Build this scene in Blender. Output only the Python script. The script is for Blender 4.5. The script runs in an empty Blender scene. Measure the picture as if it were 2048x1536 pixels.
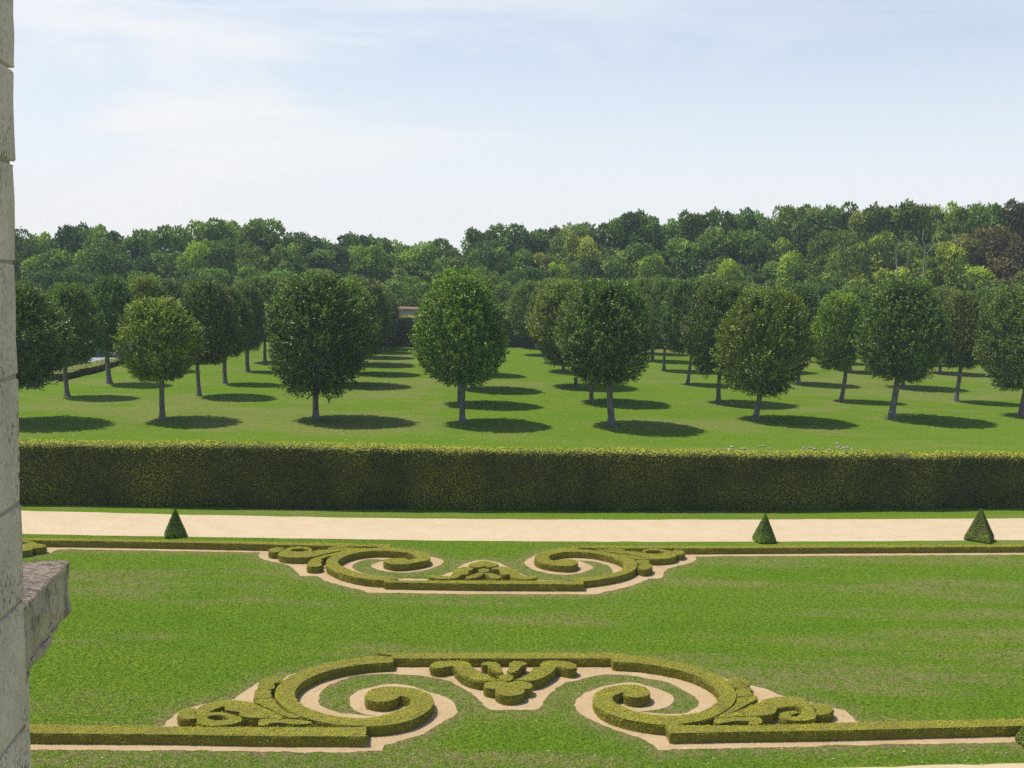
import bpy, bmesh, math, random
import numpy as np
from mathutils import Vector, Matrix

random.seed(7)
rng = np.random.default_rng(7)
S = bpy.context.scene
COL = S.collection

# ------------------------------------------------------------------ camera, sky, sun, exposure
EYE = 11.0                     # eye height above the lawn, metres
FOC, HORIZ, ROLL = 2000.0, 548.0, 0.0264
_p = math.atan((768 - HORIZ) / FOC)
FWD = np.array([0, math.cos(_p), -math.sin(_p)])
_u = np.array([0, math.sin(_p), math.cos(_p)])
_c, _s = math.cos(ROLL), math.sin(ROLL)
RGT = _c * np.array([1.0, 0, 0]) + _s * _u
UPV = _c * _u - _s * np.array([1.0, 0, 0])
cam_d = bpy.data.cameras.new('camera')
cam = bpy.data.objects.new('camera', cam_d)
COL.objects.link(cam)
cam_d.sensor_width = 36.0
cam_d.lens = FOC / 2048 * 36.0
cam_d.clip_start, cam_d.clip_end = 0.1, 6000
M = Matrix.Identity(4)
for i in range(3):
    M[i][0], M[i][1], M[i][2] = RGT[i], UPV[i], -FWD[i]
M[2][3] = EYE
cam.matrix_world = M
S.camera = cam

SUN_DIR = Vector((-0.48, 0.13, 1.0)).normalized()       # towards the sun: left, a little beyond the garden, high
SUN_EL = math.asin(SUN_DIR.z)
SUN_AZ = math.atan2(SUN_DIR.x, SUN_DIR.y)               # clockwise from +Y
world = bpy.data.worlds.new('World')
S.world = world
world.use_nodes = True
wn, wl = world.node_tree.nodes, world.node_tree.links
bg = wn['Background']
sky = wn.new('ShaderNodeTexSky')
sky.sky_type = 'NISHITA'
sky.sun_disc = False
sky.sun_elevation = SUN_EL
sky.sun_rotation = SUN_AZ
sky.altitude = 50
sky.air_density, sky.dust_density, sky.ozone_density = 1.0, 0.9, 1.4
# thin cirrus: white streaks laid over the sky by view direction
tc = wn.new('ShaderNodeTexCoord')
sep = wn.new('ShaderNodeSeparateXYZ'); wl.new(tc.outputs['Generated'], sep.inputs[0])
mp = wn.new('ShaderNodeMapping'); mp.inputs['Scale'].default_value = (1.6, 1.6, 9.0); mp.inputs['Rotation'].default_value = (0.0, 0.22, 0.3)
mp.inputs['Location'].default_value = (0.35, 0.1, 0.2)
wl.new(tc.outputs['Generated'], mp.inputs[0])
nz = wn.new('ShaderNodeTexNoise'); nz.inputs['Scale'].default_value = 1.3; nz.inputs['Detail'].default_value = 9; nz.inputs['Roughness'].default_value = 0.55; nz.inputs['Distortion'].default_value = 0.5
wl.new(mp.outputs[0], nz.inputs['Vector'])
rp = wn.new('ShaderNodeMapRange'); rp.inputs['From Min'].default_value = 0.20; rp.inputs['From Max'].default_value = 0.66; rp.interpolation_type = 'SMOOTHSTEP'
wl.new(nz.outputs['Fac'], rp.inputs['Value'])
# more cirrus to the west (left), clearing to the right; a milky band at the horizon
lf = wn.new('ShaderNodeMapRange'); lf.inputs['From Min'].default_value = 0.34; lf.inputs['From Max'].default_value = -0.30; lf.inputs['To Min'].default_value = 0.55; lf.inputs['To Max'].default_value = 1.0
wl.new(sep.outputs['X'], lf.inputs['Value'])
mu = wn.new('ShaderNodeMath'); mu.operation = 'MULTIPLY'; wl.new(rp.outputs[0], mu.inputs[0]); wl.new(lf.outputs[0], mu.inputs[1])
hz = wn.new('ShaderNodeMapRange'); hz.inputs['From Min'].default_value = 0.0; hz.inputs['From Max'].default_value = 0.40; hz.inputs['To Min'].default_value = 0.95; hz.inputs['To Max'].default_value = 0.2; hz.interpolation_type = 'SMOOTHSTEP'
wl.new(sep.outputs['Z'], hz.inputs['Value'])
mx = wn.new('ShaderNodeMath'); mx.operation = 'MAXIMUM'; wl.new(mu.outputs[0], mx.inputs[0]); wl.new(hz.outputs[0], mx.inputs[1])
SKY_STRENGTH = 0.15
CLOUD = (6.25, 6.3, 6.4, 1)
zen = wn.new('ShaderNodeMapRange'); zen.interpolation_type = 'SMOOTHSTEP'; zen.inputs['From Min'].default_value = 0.28; zen.inputs['From Max'].default_value = 0.55; zen.inputs['To Min'].default_value = 1.0; zen.inputs['To Max'].default_value = 0.06
wl.new(sep.outputs['Z'], zen.inputs['Value'])
mz = wn.new('ShaderNodeMath'); mz.operation = 'MULTIPLY'; wl.new(mx.outputs[0], mz.inputs[0]); wl.new(zen.outputs[0], mz.inputs[1])
bk_ = wn.new('ShaderNodeMapRange'); bk_.interpolation_type = 'SMOOTHSTEP'; bk_.inputs['From Min'].default_value = -0.15; bk_.inputs['From Max'].default_value = 0.55; bk_.inputs['To Min'].default_value = 0.05; bk_.inputs['To Max'].default_value = 1.0  # unseen sky behind the eye loses its veil, shaped to cut fill light
wl.new(sep.outputs['Y'], bk_.inputs['Value'])
mz2 = wn.new('ShaderNodeMath'); mz2.operation = 'MULTIPLY'; wl.new(mz.outputs[0], mz2.inputs[0]); wl.new(bk_.outputs[0], mz2.inputs[1])
mixc = wn.new('ShaderNodeMix'); mixc.data_type = 'RGBA'
wl.new(mz2.outputs[0], mixc.inputs[0]); wl.new(sky.outputs[0], mixc.inputs[6]); veil = wn.new('ShaderNodeMix'); veil.data_type = 'RGBA'
veil.inputs[6].default_value = (5.2, 5.95, 6.9, 1); veil.inputs[7].default_value = CLOUD
va = wn.new('ShaderNodeMath'); va.operation = 'MAXIMUM'; wl.new(hz.outputs[0], va.inputs[0])
vb = wn.new('ShaderNodeMath'); vb.operation = 'MULTIPLY'; wl.new(mu.outputs[0], vb.inputs[0]); vb.inputs[1].default_value = 1.15
wl.new(vb.outputs[0], va.inputs[1]); wl.new(va.outputs[0], veil.inputs[0])
wl.new(veil.outputs[2], mixc.inputs[7])
wl.new(mixc.outputs[2], bg.inputs['Color'])
bg.inputs['Strength'].default_value = SKY_STRENGTH

sun_d = bpy.data.lights.new('sun', 'SUN')
sun_d.energy = 4.8
sun_d.angle = math.radians(0.55)
sun_d.color = (1.0, 0.95, 0.86)
sun = bpy.data.objects.new('sun', sun_d)
COL.objects.link(sun)
sun.rotation_euler = SUN_DIR.to_track_quat('Z', 'Y').to_euler()
sun.location = (-20, 20, 60)

S.view_settings.view_transform = 'Standard'
S.view_settings.look = 'None'
S.view_settings.exposure = 0.0
S.view_settings.gamma = 1.0
S.cycles.use_denoising = False
S.cycles.max_bounces = 6
S.cycles.diffuse_bounces = 3
S.cycles.transmission_bounces = 3
S.cycles.volume_bounces = 0


# ------------------------------------------------------------------ helpers: survey, meshes, properties
def ground(px, py, z=0.0):
    """Where the sight line of survey mark (px, py) meets the level z."""
    d = FWD * FOC + RGT * (px - 1024) - UPV * (py - 768)
    t = (z - EYE) / d[2]
    return np.array([d[0] * t, d[1] * t, z])


def at_depth(px, py, Y):
    d = FWD * FOC + RGT * (px - 1024) - UPV * (py - 768)
    t = Y / d[1]
    return np.array([d[0] * t, Y, EYE + d[2] * t])


def project(P):
    v = np.array(P) - np.array([0, 0, EYE])
    w = v @ FWD
    return 1024 + FOC * (v @ RGT) / w, 768 - FOC * (v @ UPV) / w


def zoomer(x0, y0, k):
    return lambda pts: [(x0 + p[0] / k, y0 + p[1] / k) + tuple(p[2:]) for p in pts]


def link(name, mesh, mats=(), parent=None):
    o = bpy.data.objects.new(name, mesh)
    COL.objects.link(o)
    if isinstance(mats, bpy.types.Material):
        mats = (mats,)
    for m in mats:
        mesh.materials.append(m)
    if parent is not None:
        o.parent = parent
    return o


def tag(o, label, cat, group=None):
    o['label'] = label
    o['category'] = cat
    if group:
        o['group'] = group
    return o


def empty(name, loc, rz=0.0):
    o = bpy.data.objects.new(name, None)
    COL.objects.link(o)
    o.empty_display_size = 0.3
    o.location = loc
    o.rotation_euler = (0, 0, rz)
    return o


def structure(o):
    o['kind'] = 'structure'
    return o


def arrays_mesh(name, V, F4, vals=None, matidx=None, smooth=False, F3=None):
    """Mesh straight from arrays: V (n,3), quads F4 (m,4), optional triangles first."""
    me = bpy.data.meshes.new(name)
    F3 = np.zeros((0, 3), int) if F3 is None else np.asarray(F3, int)
    F4 = np.asarray(F4, int).reshape(-1, 4)
    nl = F3.size + F4.size
    me.vertices.add(len(V)); me.vertices.foreach_set('co', np.asarray(V, np.float32).ravel())
    me.loops.add(nl); me.loops.foreach_set('vertex_index', np.concatenate([F3.ravel(), F4.ravel()]).astype(np.int32))
    nf = len(F3) + len(F4)
    me.polygons.add(nf)
    tot = np.concatenate([np.full(len(F3), 3), np.full(len(F4), 4)]).astype(np.int32)
    st = np.concatenate([[0], np.cumsum(tot)[:-1]]).astype(np.int32)
    me.polygons.foreach_set('loop_start', st)
    me.polygons.foreach_set('loop_total', tot)
    if matidx is not None:
        me.polygons.foreach_set('material_index', np.asarray(matidx, np.int32))
    me.polygons.foreach_set('use_smooth', np.full(nf, smooth))
    if vals is not None:
        a = me.attributes.new('v', 'FLOAT', 'FACE')
        a.data.foreach_set('value', np.asarray(vals, np.float32))
    me.update(calc_edges=True)
    me.validate()
    return me


def unit(a):
    return a / np.maximum(np.linalg.norm(a, axis=-1, keepdims=True), 1e-9)


def leaf_quads(C, axis, nrm, L, W):
    """Diamond leaves: centre C, long axis, face normal, length, width -> verts (4n,3), faces (n,4)."""
    axis = unit(axis)
    side = unit(np.cross(nrm, axis))
    n = len(C)
    L = np.broadcast_to(np.asarray(L, float), (n,))[:, None]
    W = np.broadcast_to(np.asarray(W, float), (n,))[:, None]
    up = unit(np.cross(axis, side))
    V = np.empty((n, 4, 3))
    V[:, 0] = C - axis * L / 2
    V[:, 1] = C - side * W / 2 + axis * L * 0.06 + up * W * 0.12
    V[:, 2] = C + axis * L / 2
    V[:, 3] = C + side * W / 2 + axis * L * 0.06 + up * W * 0.12
    return V.reshape(-1, 3), np.arange(4 * n).reshape(n, 4)


def spline(pts, step, closed=True):
    """Catmull-Rom through pts (world XY); points flagged True are corners. Resampled at `step`."""
    P = np.array([p[0] for p in pts], float)
    cor = [p[1] for p in pts]
    n = len(P)
    out = []
    for i in range(n if closed else n - 1):
        a, b = P[i], P[(i + 1) % n]
        pa = P[i - 1] if (closed or i > 0) else a
        pb = P[(i + 2) % n] if (closed or i + 2 < n) else b
        d = np.linalg.norm(b - a)
        ta = (b - a) if cor[i] else (b - pa) * d / max(d + np.linalg.norm(a - pa), 1e-6)
        tb = (b - a) if cor[(i + 1) % n] else (pb - a) * d / max(d + np.linalg.norm(pb - b), 1e-6)
        k = max(1, int(math.ceil(d / step)))
        for j in range(k):
            t = j / k
            h = (2*t**3 - 3*t**2 + 1, t**3 - 2*t**2 + t, -2*t**3 + 3*t**2, t**3 - t**2)
            out.append(h[0]*a + h[1]*ta + h[2]*b + h[3]*tb)
    if not closed:
        out.append(P[-1])
    return np.array(out)


def outline(px_pts, z, step=0.12, sharp=False):
    pts = []
    for p in px_pts:
        g = ground(p[0], p[1], z)
        pts.append((g[:2], sharp or len(p) > 2))
    return spline(pts, step)


def bm_fill(loops):
    """Triangulated flat fill of closed loops (first outer, others holes) -> V2 (n,2), tris."""
    bm = bmesh.new()
    for L in loops:
        vs = [bm.verts.new((x, y, 0)) for x, y in L]
        for i in range(len(vs)):
            bm.edges.new((vs[i], vs[(i + 1) % len(vs)]))
    bmesh.ops.triangle_fill(bm, edges=bm.edges[:], use_beauty=True, use_dissolve=False)
    bm.verts.index_update()
    V = np.array([v.co[:2] for v in bm.verts])
    T = []
    for f in bm.faces:
        idx = [v.index for v in f.verts]
        a, b, c = V[idx[0]], V[idx[1]], V[idx[2]]
        if (b[0]-a[0])*(c[1]-a[1]) - (b[1]-a[1])*(c[0]-a[0]) < 0:
            idx.reverse()
        T.append(idx[:3])
    bm.free()
    return V, np.array(T)


def signed_area(L):
    x, y = L[:, 0], L[:, 1]
    return 0.5 * np.sum(x * np.roll(y, -1) - np.roll(x, -1) * y)


def sample_tris(V, T, n):
    a, b, c = V[T[:, 0]], V[T[:, 1]], V[T[:, 2]]
    cr = np.cross(b - a, c - a)
    ar = np.linalg.norm(cr, axis=1)
    k = rng.choice(len(T), n, p=ar / ar.sum())
    u, v = rng.random(n), rng.random(n)
    f = u + v > 1
    u[f], v[f] = 1 - u[f], 1 - v[f]
    P = a[k] + (b - a)[k] * u[:, None] + (c - a)[k] * v[:, None]
    return P, unit(cr[k]), ar.sum() / 2


def hash_noise(P, f, seed=0):
    """Cheap smooth value noise at points P (n,3)."""
    q = np.asarray(P) * f
    i = np.floor(q).astype(np.int64)
    w = q - i
    w = w * w * (3 - 2 * w)

    def h(a):
        x = (a[:, 0] * 73856093) ^ (a[:, 1] * 19349663) ^ (a[:, 2] * 83492791) ^ (seed * 2654435761)
        x = (x ^ (x >> 13)) * 1274126177 & 0x7fffffff
        return ((x ^ (x >> 16)) & 0xffff) / 65535.0
    r = 0
    for dx in (0, 1):
        for dy in (0, 1):
            for dz in (0, 1):
                ww = (w[:, 0] if dx else 1 - w[:, 0]) * (w[:, 1] if dy else 1 - w[:, 1]) * (w[:, 2] if dz else 1 - w[:, 2])
                r = r + ww * h(i + np.array([dx, dy, dz]))
    return r


# ------------------------------------------------------------------ materials
def new_mat(name):
    m = bpy.data.materials.new(name)
    m.use_nodes = True
    nt = m.node_tree
    b = nt.nodes['Principled BSDF']
    return m, nt, nt.nodes, nt.links, b


def noise(nt, scale, detail=4, rough=0.55, vec=None, dist=0.0):
    n = nt.nodes.new('ShaderNodeTexNoise')
    n.inputs['Scale'].default_value = scale
    n.inputs['Detail'].default_value = detail
    n.inputs['Roughness'].default_value = rough
    n.inputs['Distortion'].default_value = dist
    if vec is not None:
        nt.links.new(vec, n.inputs['Vector'])
    return n.outputs['Fac']


def maprange(nt, val, a, b, c=0.0, d=1.0):
    n = nt.nodes.new('ShaderNodeMapRange')
    n.interpolation_type = 'SMOOTHSTEP'
    nt.links.new(val, n.inputs['Value'])
    for k, x in zip(('From Min', 'From Max', 'To Min', 'To Max'), (a, b, c, d)):
        n.inputs[k].default_value = x
    return n.outputs[0]


def mix(nt, fac, A, B, mode='MIX'):
    n = nt.nodes.new('ShaderNodeMix')
    n.data_type = 'RGBA'
    n.blend_type = mode
    for k, x in ((0, fac), (6, A), (7, B)):
        if isinstance(x, bpy.types.NodeSocket):
            nt.links.new(x, n.inputs[k])
        elif isinstance(x, (int, float)):
            n.inputs[k].default_value = x
        else:
            n.inputs[k].default_value = (*x, 1) if len(x) == 3 else x
    return n.outputs[2]


def math_node(nt, op, a, b):
    n = nt.nodes.new('ShaderNodeMath')
    n.operation = op
    for k, x in ((0, a), (1, b)):
        if isinstance(x, bpy.types.NodeSocket):
            nt.links.new(x, n.inputs[k])
        else:
            n.inputs[k].default_value = x
    return n.outputs[0]


def pos(nt, scale=(1, 1, 1), rot=(0, 0, 0), obj=False):
    if obj:
        t = nt.nodes.new('ShaderNodeTexCoord').outputs['Object']
    else:
        t = nt.nodes.new('ShaderNodeNewGeometry').outputs['Position']
    m = nt.nodes.new('ShaderNodeMapping')
    m.inputs['Scale'].default_value = scale
    m.inputs['Rotation'].default_value = rot
    nt.links.new(t, m.inputs[0])
    return m.outputs[0]


def bump(nt, height, strength, dist, b):
    n = nt.nodes.new('ShaderNodeBump')
    n.inputs['Strength'].default_value = strength
    n.inputs['Distance'].default_value = dist
    nt.links.new(height, n.inputs['Height'])
    nt.links.new(n.outputs[0], b.inputs['Normal'])


def attr(nt, name, kind='GEOMETRY', out='Fac'):
    n = nt.nodes.new('ShaderNodeAttribute')
    n.attribute_name = name
    n.attribute_type = kind
    return n.outputs[out]


def leaf_material(name, dark, light, trans=0.3, rough=0.55, spec=0.35, tinted=True, patch=None):
    """Leaves: colour runs dark->light over the per-leaf value v, times the thing's own tint; some light passes through."""
    m, nt, N, L, b = new_mat(name)
    c = mix(nt, attr(nt, 'v'), dark, light)
    if tinted:
        c = mix(nt, 1.0, c, attr(nt, 'tint', 'OBJECT', 'Color'), 'MULTIPLY')
    if patch:
        f = maprange(nt, noise(nt, patch[0], 3, 0.5, pos(nt)), patch[1], patch[2])
        c = mix(nt, f, c, patch[3])
    L.new(c, b.inputs['Base Color'])
    b.inputs['Roughness'].default_value = rough
    b.inputs['Specular IOR Level'].default_value = spec
    t = N.new('ShaderNodeBsdfTranslucent')
    tcol = mix(nt, 1.0, c, (1.25, 1.3, 0.6), 'MULTIPLY')
    L.new(tcol, t.inputs['Color'])
    ms = N.new('ShaderNodeMixShader')
    ms.inputs[0].default_value = trans
    L.new(b.outputs[0], ms.inputs[1]); L.new(t.outputs[0], ms.inputs[2])
    L.new(ms.outputs[0], N['Material Output'].inputs['Surface'])
    return m


def bark_material(name, a, b_, scale=6):
    m, nt, N, L, b = new_mat(name)
    v = pos(nt, (1, 1, 0.25), obj=True)
    c = mix(nt, maprange(nt, noise(nt, scale, 5, 0.6, v), 0.35, 0.65), a, b_)
    L.new(c, b.inputs['Base Color'])
    b.inputs['Roughness'].default_value = 0.9
    bump(nt, noise(nt, scale * 3, 4, 0.6, v), 0.6, 0.05, b)
    return m


def lawn_material():
    m, nt, N, L, b = new_mat('mown_grass')
    p = pos(nt)
    streak = noise(nt, 1.0, 9, 0.68, pos(nt, (0.10, 0.9, 1), (0, 0, math.radians(-3))), 0.4)
    fine_streak = noise(nt, 1.0, 8, 0.7, pos(nt, (0.9, 5.0, 1), (0, 0, math.radians(-3))), 0.6)
    big = noise(nt, 0.16, 4, 0.55, p)
    mid = noise(nt, 1.1, 5, 0.6, p)
    spk = noise(nt, 9.0, 4, 0.7, p)
    micro = noise(nt, 34.0, 3, 0.7, p)
    c = mix(nt, maprange(nt, noise(nt, 0.16, 9, 0.66, p), 0.38, 0.62), (0.138, 0.216, 0.018), (0.190, 0.244, 0.023))
    c = mix(nt, maprange(nt, streak, 0.42, 0.62, 0, 0.65), c, (0.228, 0.262, 0.030))
    c = mix(nt, maprange(nt, fine_streak, 0.5, 0.72, 0, 0.5), c, (0.250, 0.280, 0.040))
    c = mix(nt, maprange(nt, mid, 0.52, 0.72, 0, 0.4), c, (0.098, 0.188, 0.012))
    c = mix(nt, maprange(nt, spk, 0.35, 0.68, 0, 0.75), (0.066, 0.142, 0.008), c)
    c = mix(nt, maprange(nt, micro, 0.58, 0.76, 0, 0.35), c, (0.28, 0.31, 0.075))
    # worn, straw-coloured turf where the mesh says the ground is dry
    dn = math_node(nt, 'MULTIPLY', attr(nt, 'dry'), maprange(nt, noise(nt, 3.2, 9, 0.75, p), 0.36, 0.64, 0.05, 1.45))
    c = mix(nt, dn, c, mix(nt, spk, (0.13, 0.118, 0.045), (0.30, 0.235, 0.115)))
    L.new(c, b.inputs['Base Color'])
    b.inputs['Roughness'].default_value = 1.0
    b.inputs['Specular IOR Level'].default_value = 0.03
    bump(nt, math_node(nt, 'ADD', noise(nt, 22.0, 4, 0.7, p), math_node(nt, 'MULTIPLY', mid, 0.6)), 0.4, 0.04, b)
    return m


def gravel_material(name, a, b_, dark):
    m, nt, N, L, b = new_mat(name)
    p = pos(nt)
    c = mix(nt, maprange(nt, noise(nt, 0.9, 4, 0.6, p), 0.3, 0.7), a, b_)
    g = noise(nt, 30, 4, 0.75, p)
    c = mix(nt, maprange(nt, g, 0.36, 0.52, 0.55, 0), c, dark)
    c = mix(nt, maprange(nt, noise(nt, 2.6, 8, 0.75, p), 0.54, 0.70, 0, 0.45), c, dark)
    c = mix(nt, maprange(nt, noise(nt, 14, 6, 0.7, p), 0.62, 0.70, 0, 0.6), c, dark)
    L.new(c, b.inputs['Base Color'])
    b.inputs['Roughness'].default_value = 0.95
    bump(nt, g, 0.6, 0.03, b)
    return m


def stone_material(name, base, dark, lichen, obj=False):
    m, nt, N, L, b = new_mat(name)
    p = pos(nt)
    c = mix(nt, maprange(nt, noise(nt, 2.2, 5, 0.6, p), 0.3, 0.7), base, tuple(x * 0.72 for x in base))
    c = mix(nt, maprange(nt, noise(nt, 7, 6, 0.7, p), 0.55, 0.75, 0, 0.55), c, dark)
    pit = noise(nt, 85, 3, 0.6, pos(nt, (1, 1, 0.6)))
    gate = maprange(nt, noise(nt, 5, 6, 0.7, p), 0.46, 0.64)
    c = mix(nt, math_node(nt, 'MULTIPLY', gate, maprange(nt, pit, 0.50, 0.62, 0, 0.8)), c, (0.10, 0.095, 0.088))
    c = mix(nt, math_node(nt, 'MULTIPLY', maprange(nt, noise(nt, 45, 3, 0.5, p), 0.6, 0.7, 0, 0.6), maprange(nt, noise(nt, 3, 3, 0.5, p), 0.5, 0.65)), c, lichen)
    L.new(c, b.inputs['Base Color'])
    b.inputs['Roughness'].default_value = 0.92
    h = math_node(nt, 'ADD', noise(nt, 18, 6, 0.7, p), math_node(nt, 'MULTIPLY', maprange(nt, pit, 0.5, 0.7, 0, -1), 0.6))
    bump(nt, h, 0.55, 0.012, b)
    return m


def plain_material(name, col, rough=0.8, var=0.25, scale=3, metallic=0.0):
    m, nt, N, L, b = new_mat(name)
    c = mix(nt, noise(nt, scale, 5, 0.6, pos(nt)), tuple(x * (1 - var) for x in col), tuple(min(1, x * (1 + var)) for x in col))
    L.new(c, b.inputs['Base Color'])
    b.inputs['Roughness'].default_value = rough
    b.inputs['Metallic'].default_value = metallic
    return m


M_LAWN = lawn_material()
M_PATH = gravel_material('pale_gravel', (0.56, 0.43, 0.265), (0.60, 0.475, 0.305), (0.42, 0.31, 0.18))
M_BED = gravel_material('bed_sand', (0.47, 0.325, 0.165), (0.53, 0.385, 0.215), (0.20, 0.135, 0.07))
M_BOX = leaf_material('box_leaves', (0.225, 0.235, 0.010), (0.55, 0.53, 0.024), 0.15, 0.7, 0.06, tinted=False, patch=(1.3, 0.56, 0.82, (0.17, 0.115, 0.03)))
_nt = M_BOX.node_tree
_b = _nt.nodes['Principled BSDF']
_src = _b.inputs['Base Color'].links[0].from_socket
_c2 = mix(_nt, maprange(_nt, noise(_nt, 6.5, 5, 0.7, pos(_nt)), 0.58, 0.72, 0, 0.7), _src, (0.10, 0.12, 0.010))
_c2 = mix(_nt, maprange(_nt, noise(_nt, 2.2, 5, 0.7, pos(_nt)), 0.60, 0.72, 0, 0.6), _c2, (0.20, 0.125, 0.035))
_nt.links.new(_c2, _b.inputs['Base Color'])
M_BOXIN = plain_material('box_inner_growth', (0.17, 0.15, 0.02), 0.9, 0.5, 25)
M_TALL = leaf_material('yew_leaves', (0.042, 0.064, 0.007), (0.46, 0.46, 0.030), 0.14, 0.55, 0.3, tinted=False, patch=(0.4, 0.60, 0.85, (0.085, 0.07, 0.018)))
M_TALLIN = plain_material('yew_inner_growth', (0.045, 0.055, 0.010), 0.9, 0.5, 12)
M_CONE = leaf_material('topiary_leaves', (0.095, 0.150, 0.018), (0.34, 0.43, 0.055), 0.16, 0.55, 0.3)
M_LEAF = leaf_material('hornbeam_leaves', (0.022, 0.042, 0.006), (0.320, 0.385, 0.030), 0.20, 0.42, 0.45)
M_WOOD = leaf_material('woodland_leaves', (0.055, 0.095, 0.014), (0.370, 0.450, 0.055), 0.24, 0.6, 0.25)
M_BARK = bark_material('grey_bark', (0.115, 0.10, 0.085), (0.23, 0.205, 0.18))
M_BARKD = bark_material('dark_bark', (0.05, 0.042, 0.034), (0.11, 0.095, 0.08), 3)
M_DEAD = bark_material('bleached_wood', (0.30, 0.27, 0.23), (0.45, 0.41, 0.36), 3)
M_STONE = stone_material('limestone', (0.92, 0.69, 0.55), (0.56, 0.43, 0.345), (0.36, 0.22, 0.08))
M_CORBEL = stone_material('weathered_limestone', (0.66, 0.50, 0.35), (0.11, 0.095, 0.08), (0.36, 0.15, 0.04))
_nt = M_CORBEL.node_tree
_b = _nt.nodes['Principled BSDF']
_src = _b.inputs['Base Color'].links[0].from_socket
_c2 = mix(_nt, maprange(_nt, noise(_nt, 9, 8, 0.75, pos(_nt, (1, 1, 0.35))), 0.48, 0.64, 0, 0.75), _src, (0.14, 0.105, 0.075))
_c2 = mix(_nt, maprange(_nt, noise(_nt, 40, 5, 0.7, pos(_nt)), 0.58, 0.66, 0, 0.7), _c2, (0.33, 0.16, 0.05))
_nt.links.new(_c2, _b.inputs['Base Color'])
M_MORTAR = plain_material('mortar', (0.42, 0.34, 0.26), 0.95, 0.3, 18)
M_LEAD = stone_material('weathered_sill_top', (0.26, 0.20, 0.135), (0.08, 0.058, 0.04), (0.28, 0.14, 0.05))
_nt = M_LEAD.node_tree
_b = _nt.nodes['Principled BSDF']
_src = _b.inputs['Base Color'].links[0].from_socket
_c2 = mix(_nt, maprange(_nt, noise(_nt, 26, 6, 0.7, pos(_nt, (1, 2.2, 1))), 0.45, 0.58), _src, (0.055, 0.04, 0.03))
_nt.links.new(_c2, _b.inputs['Base Color'])
_b.inputs['Roughness'].default_value = 0.7
M_ROCK = stone_material('field_stone', (0.50, 0.44, 0.36), (0.25, 0.21, 0.17), (0.3, 0.2, 0.1))

# ------------------------------------------------------------------ traced outlines (survey marks)
Z1 = zoomer(500, 1060, 4.452); Z2 = zoomer(940, 1060, 4.267); Z3 = zoomer(320, 1290, 4.096)
Z4 = zoomer(680, 1290, 3.657); Z5 = zoomer(1150, 1290, 3.413); ZA = zoomer(840, 1100, 7.877)
c = 'c'
GRASS_FRONT_LEFT = (Z4([(1120, 490, c), (1090, 472), (1040, 430), (960, 360), (860, 300), (760, 260), (650, 235), (520, 220), (350, 215)])
                    + Z3([(1700, 247), (1560, 265), (1420, 315), (1340, 365), (1305, 430), (1310, 490), (1370, 525), (1480, 555), (1600, 572), (1790, 580, c), (1650, 560), (1570, 510), (1548, 460), (1570, 410), (1640, 370), (1760, 340)])
                    + Z4([(400, 285), (520, 300), (640, 340), (780, 380), (848, 430), (858, 465), (845, 500, c)]))
GRASS_FRONT_RIGHT = (Z4([(1435, 490, c), (1455, 465), (1500, 400), (1560, 340), (1650, 280)])
                     + Z5([(0, 245), (160, 207), (300, 203), (450, 220), (600, 250), (720, 300), (800, 345), (835, 385), (828, 425), (780, 455), (700, 470), (600, 470), (440, 457, c), (560, 440), (640, 412), (665, 380), (650, 345), (590, 310), (500, 280), (380, 258), (260, 268), (150, 295), (60, 335), (10, 380)])
                     + Z4([(1722, 440), (1745, 500, c)]))
BED_FRONT = ([(-90, 1466, c), (72, 1469)] + Z3([(20, 662, c), (140, 555), (300, 498), (450, 470), (590, 447), (700, 385), (805, 312), (850, 292), (1010, 278), (1050, 252), (1200, 215), (1400, 180), (1700, 150)])
             + [(770, 1322), (1000, 1322), (1240, 1322)] + Z5([(500, 135), (750, 165), (930, 200), (1035, 235), (1190, 270), (1300, 300), (1400, 345), (1600, 385), (1760, 430), (1850, 452), (1925, 525, c)])
             + [(2048, 1459), (2180, 1449, c), (2180, 1483, c)] + Z5([(2048, 683), (1500, 697), (1000, 709), (570, 719, c), (520, 680), (430, 630), (300, 590), (150, 530), (50, 480), (5, 420)])
             + GRASS_FRONT_RIGHT[1:-1][::-1] + Z4([(1300, 474)]) + GRASS_FRONT_LEFT[1:-1]
             + Z4([(845, 500), (750, 570), (600, 650), (430, 710), (315, 738, c)])
             + Z3([(1815, 868, c), (1500, 878), (1000, 878), (500, 870), (0, 864)]) + [(72, 1500), (-90, 1497, c)])
GRASS_BACK_LEFT = (Z1([(1600, 237), (1705, 265), (1716, 292), (1660, 328), (1550, 362), (1400, 381), (1250, 373), (1130, 349), (1088, 322), (1110, 303), (1200, 268, c), (1050, 262), (950, 290), (915, 325), (945, 362), (1050, 400), (1330, 437, c), (1590, 437, c), (1730, 400), (1800, 370)])
                   + ZA([(500, 345), (640, 255), (765, 200)]))
GRASS_BACK_RIGHT = (ZA([(1245, 200), (1400, 275), (1550, 345), (1700, 420), (1880, 475, c)])
                    + Z2([(850, 437, c), (1100, 415), (1215, 370), (1205, 330), (1150, 295), (1050, 270), (925, 262, c), (1000, 292), (1045, 325), (960, 362), (850, 382), (720, 380), (600, 357), (520, 328), (472, 290), (482, 258), (545, 222)]))
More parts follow.
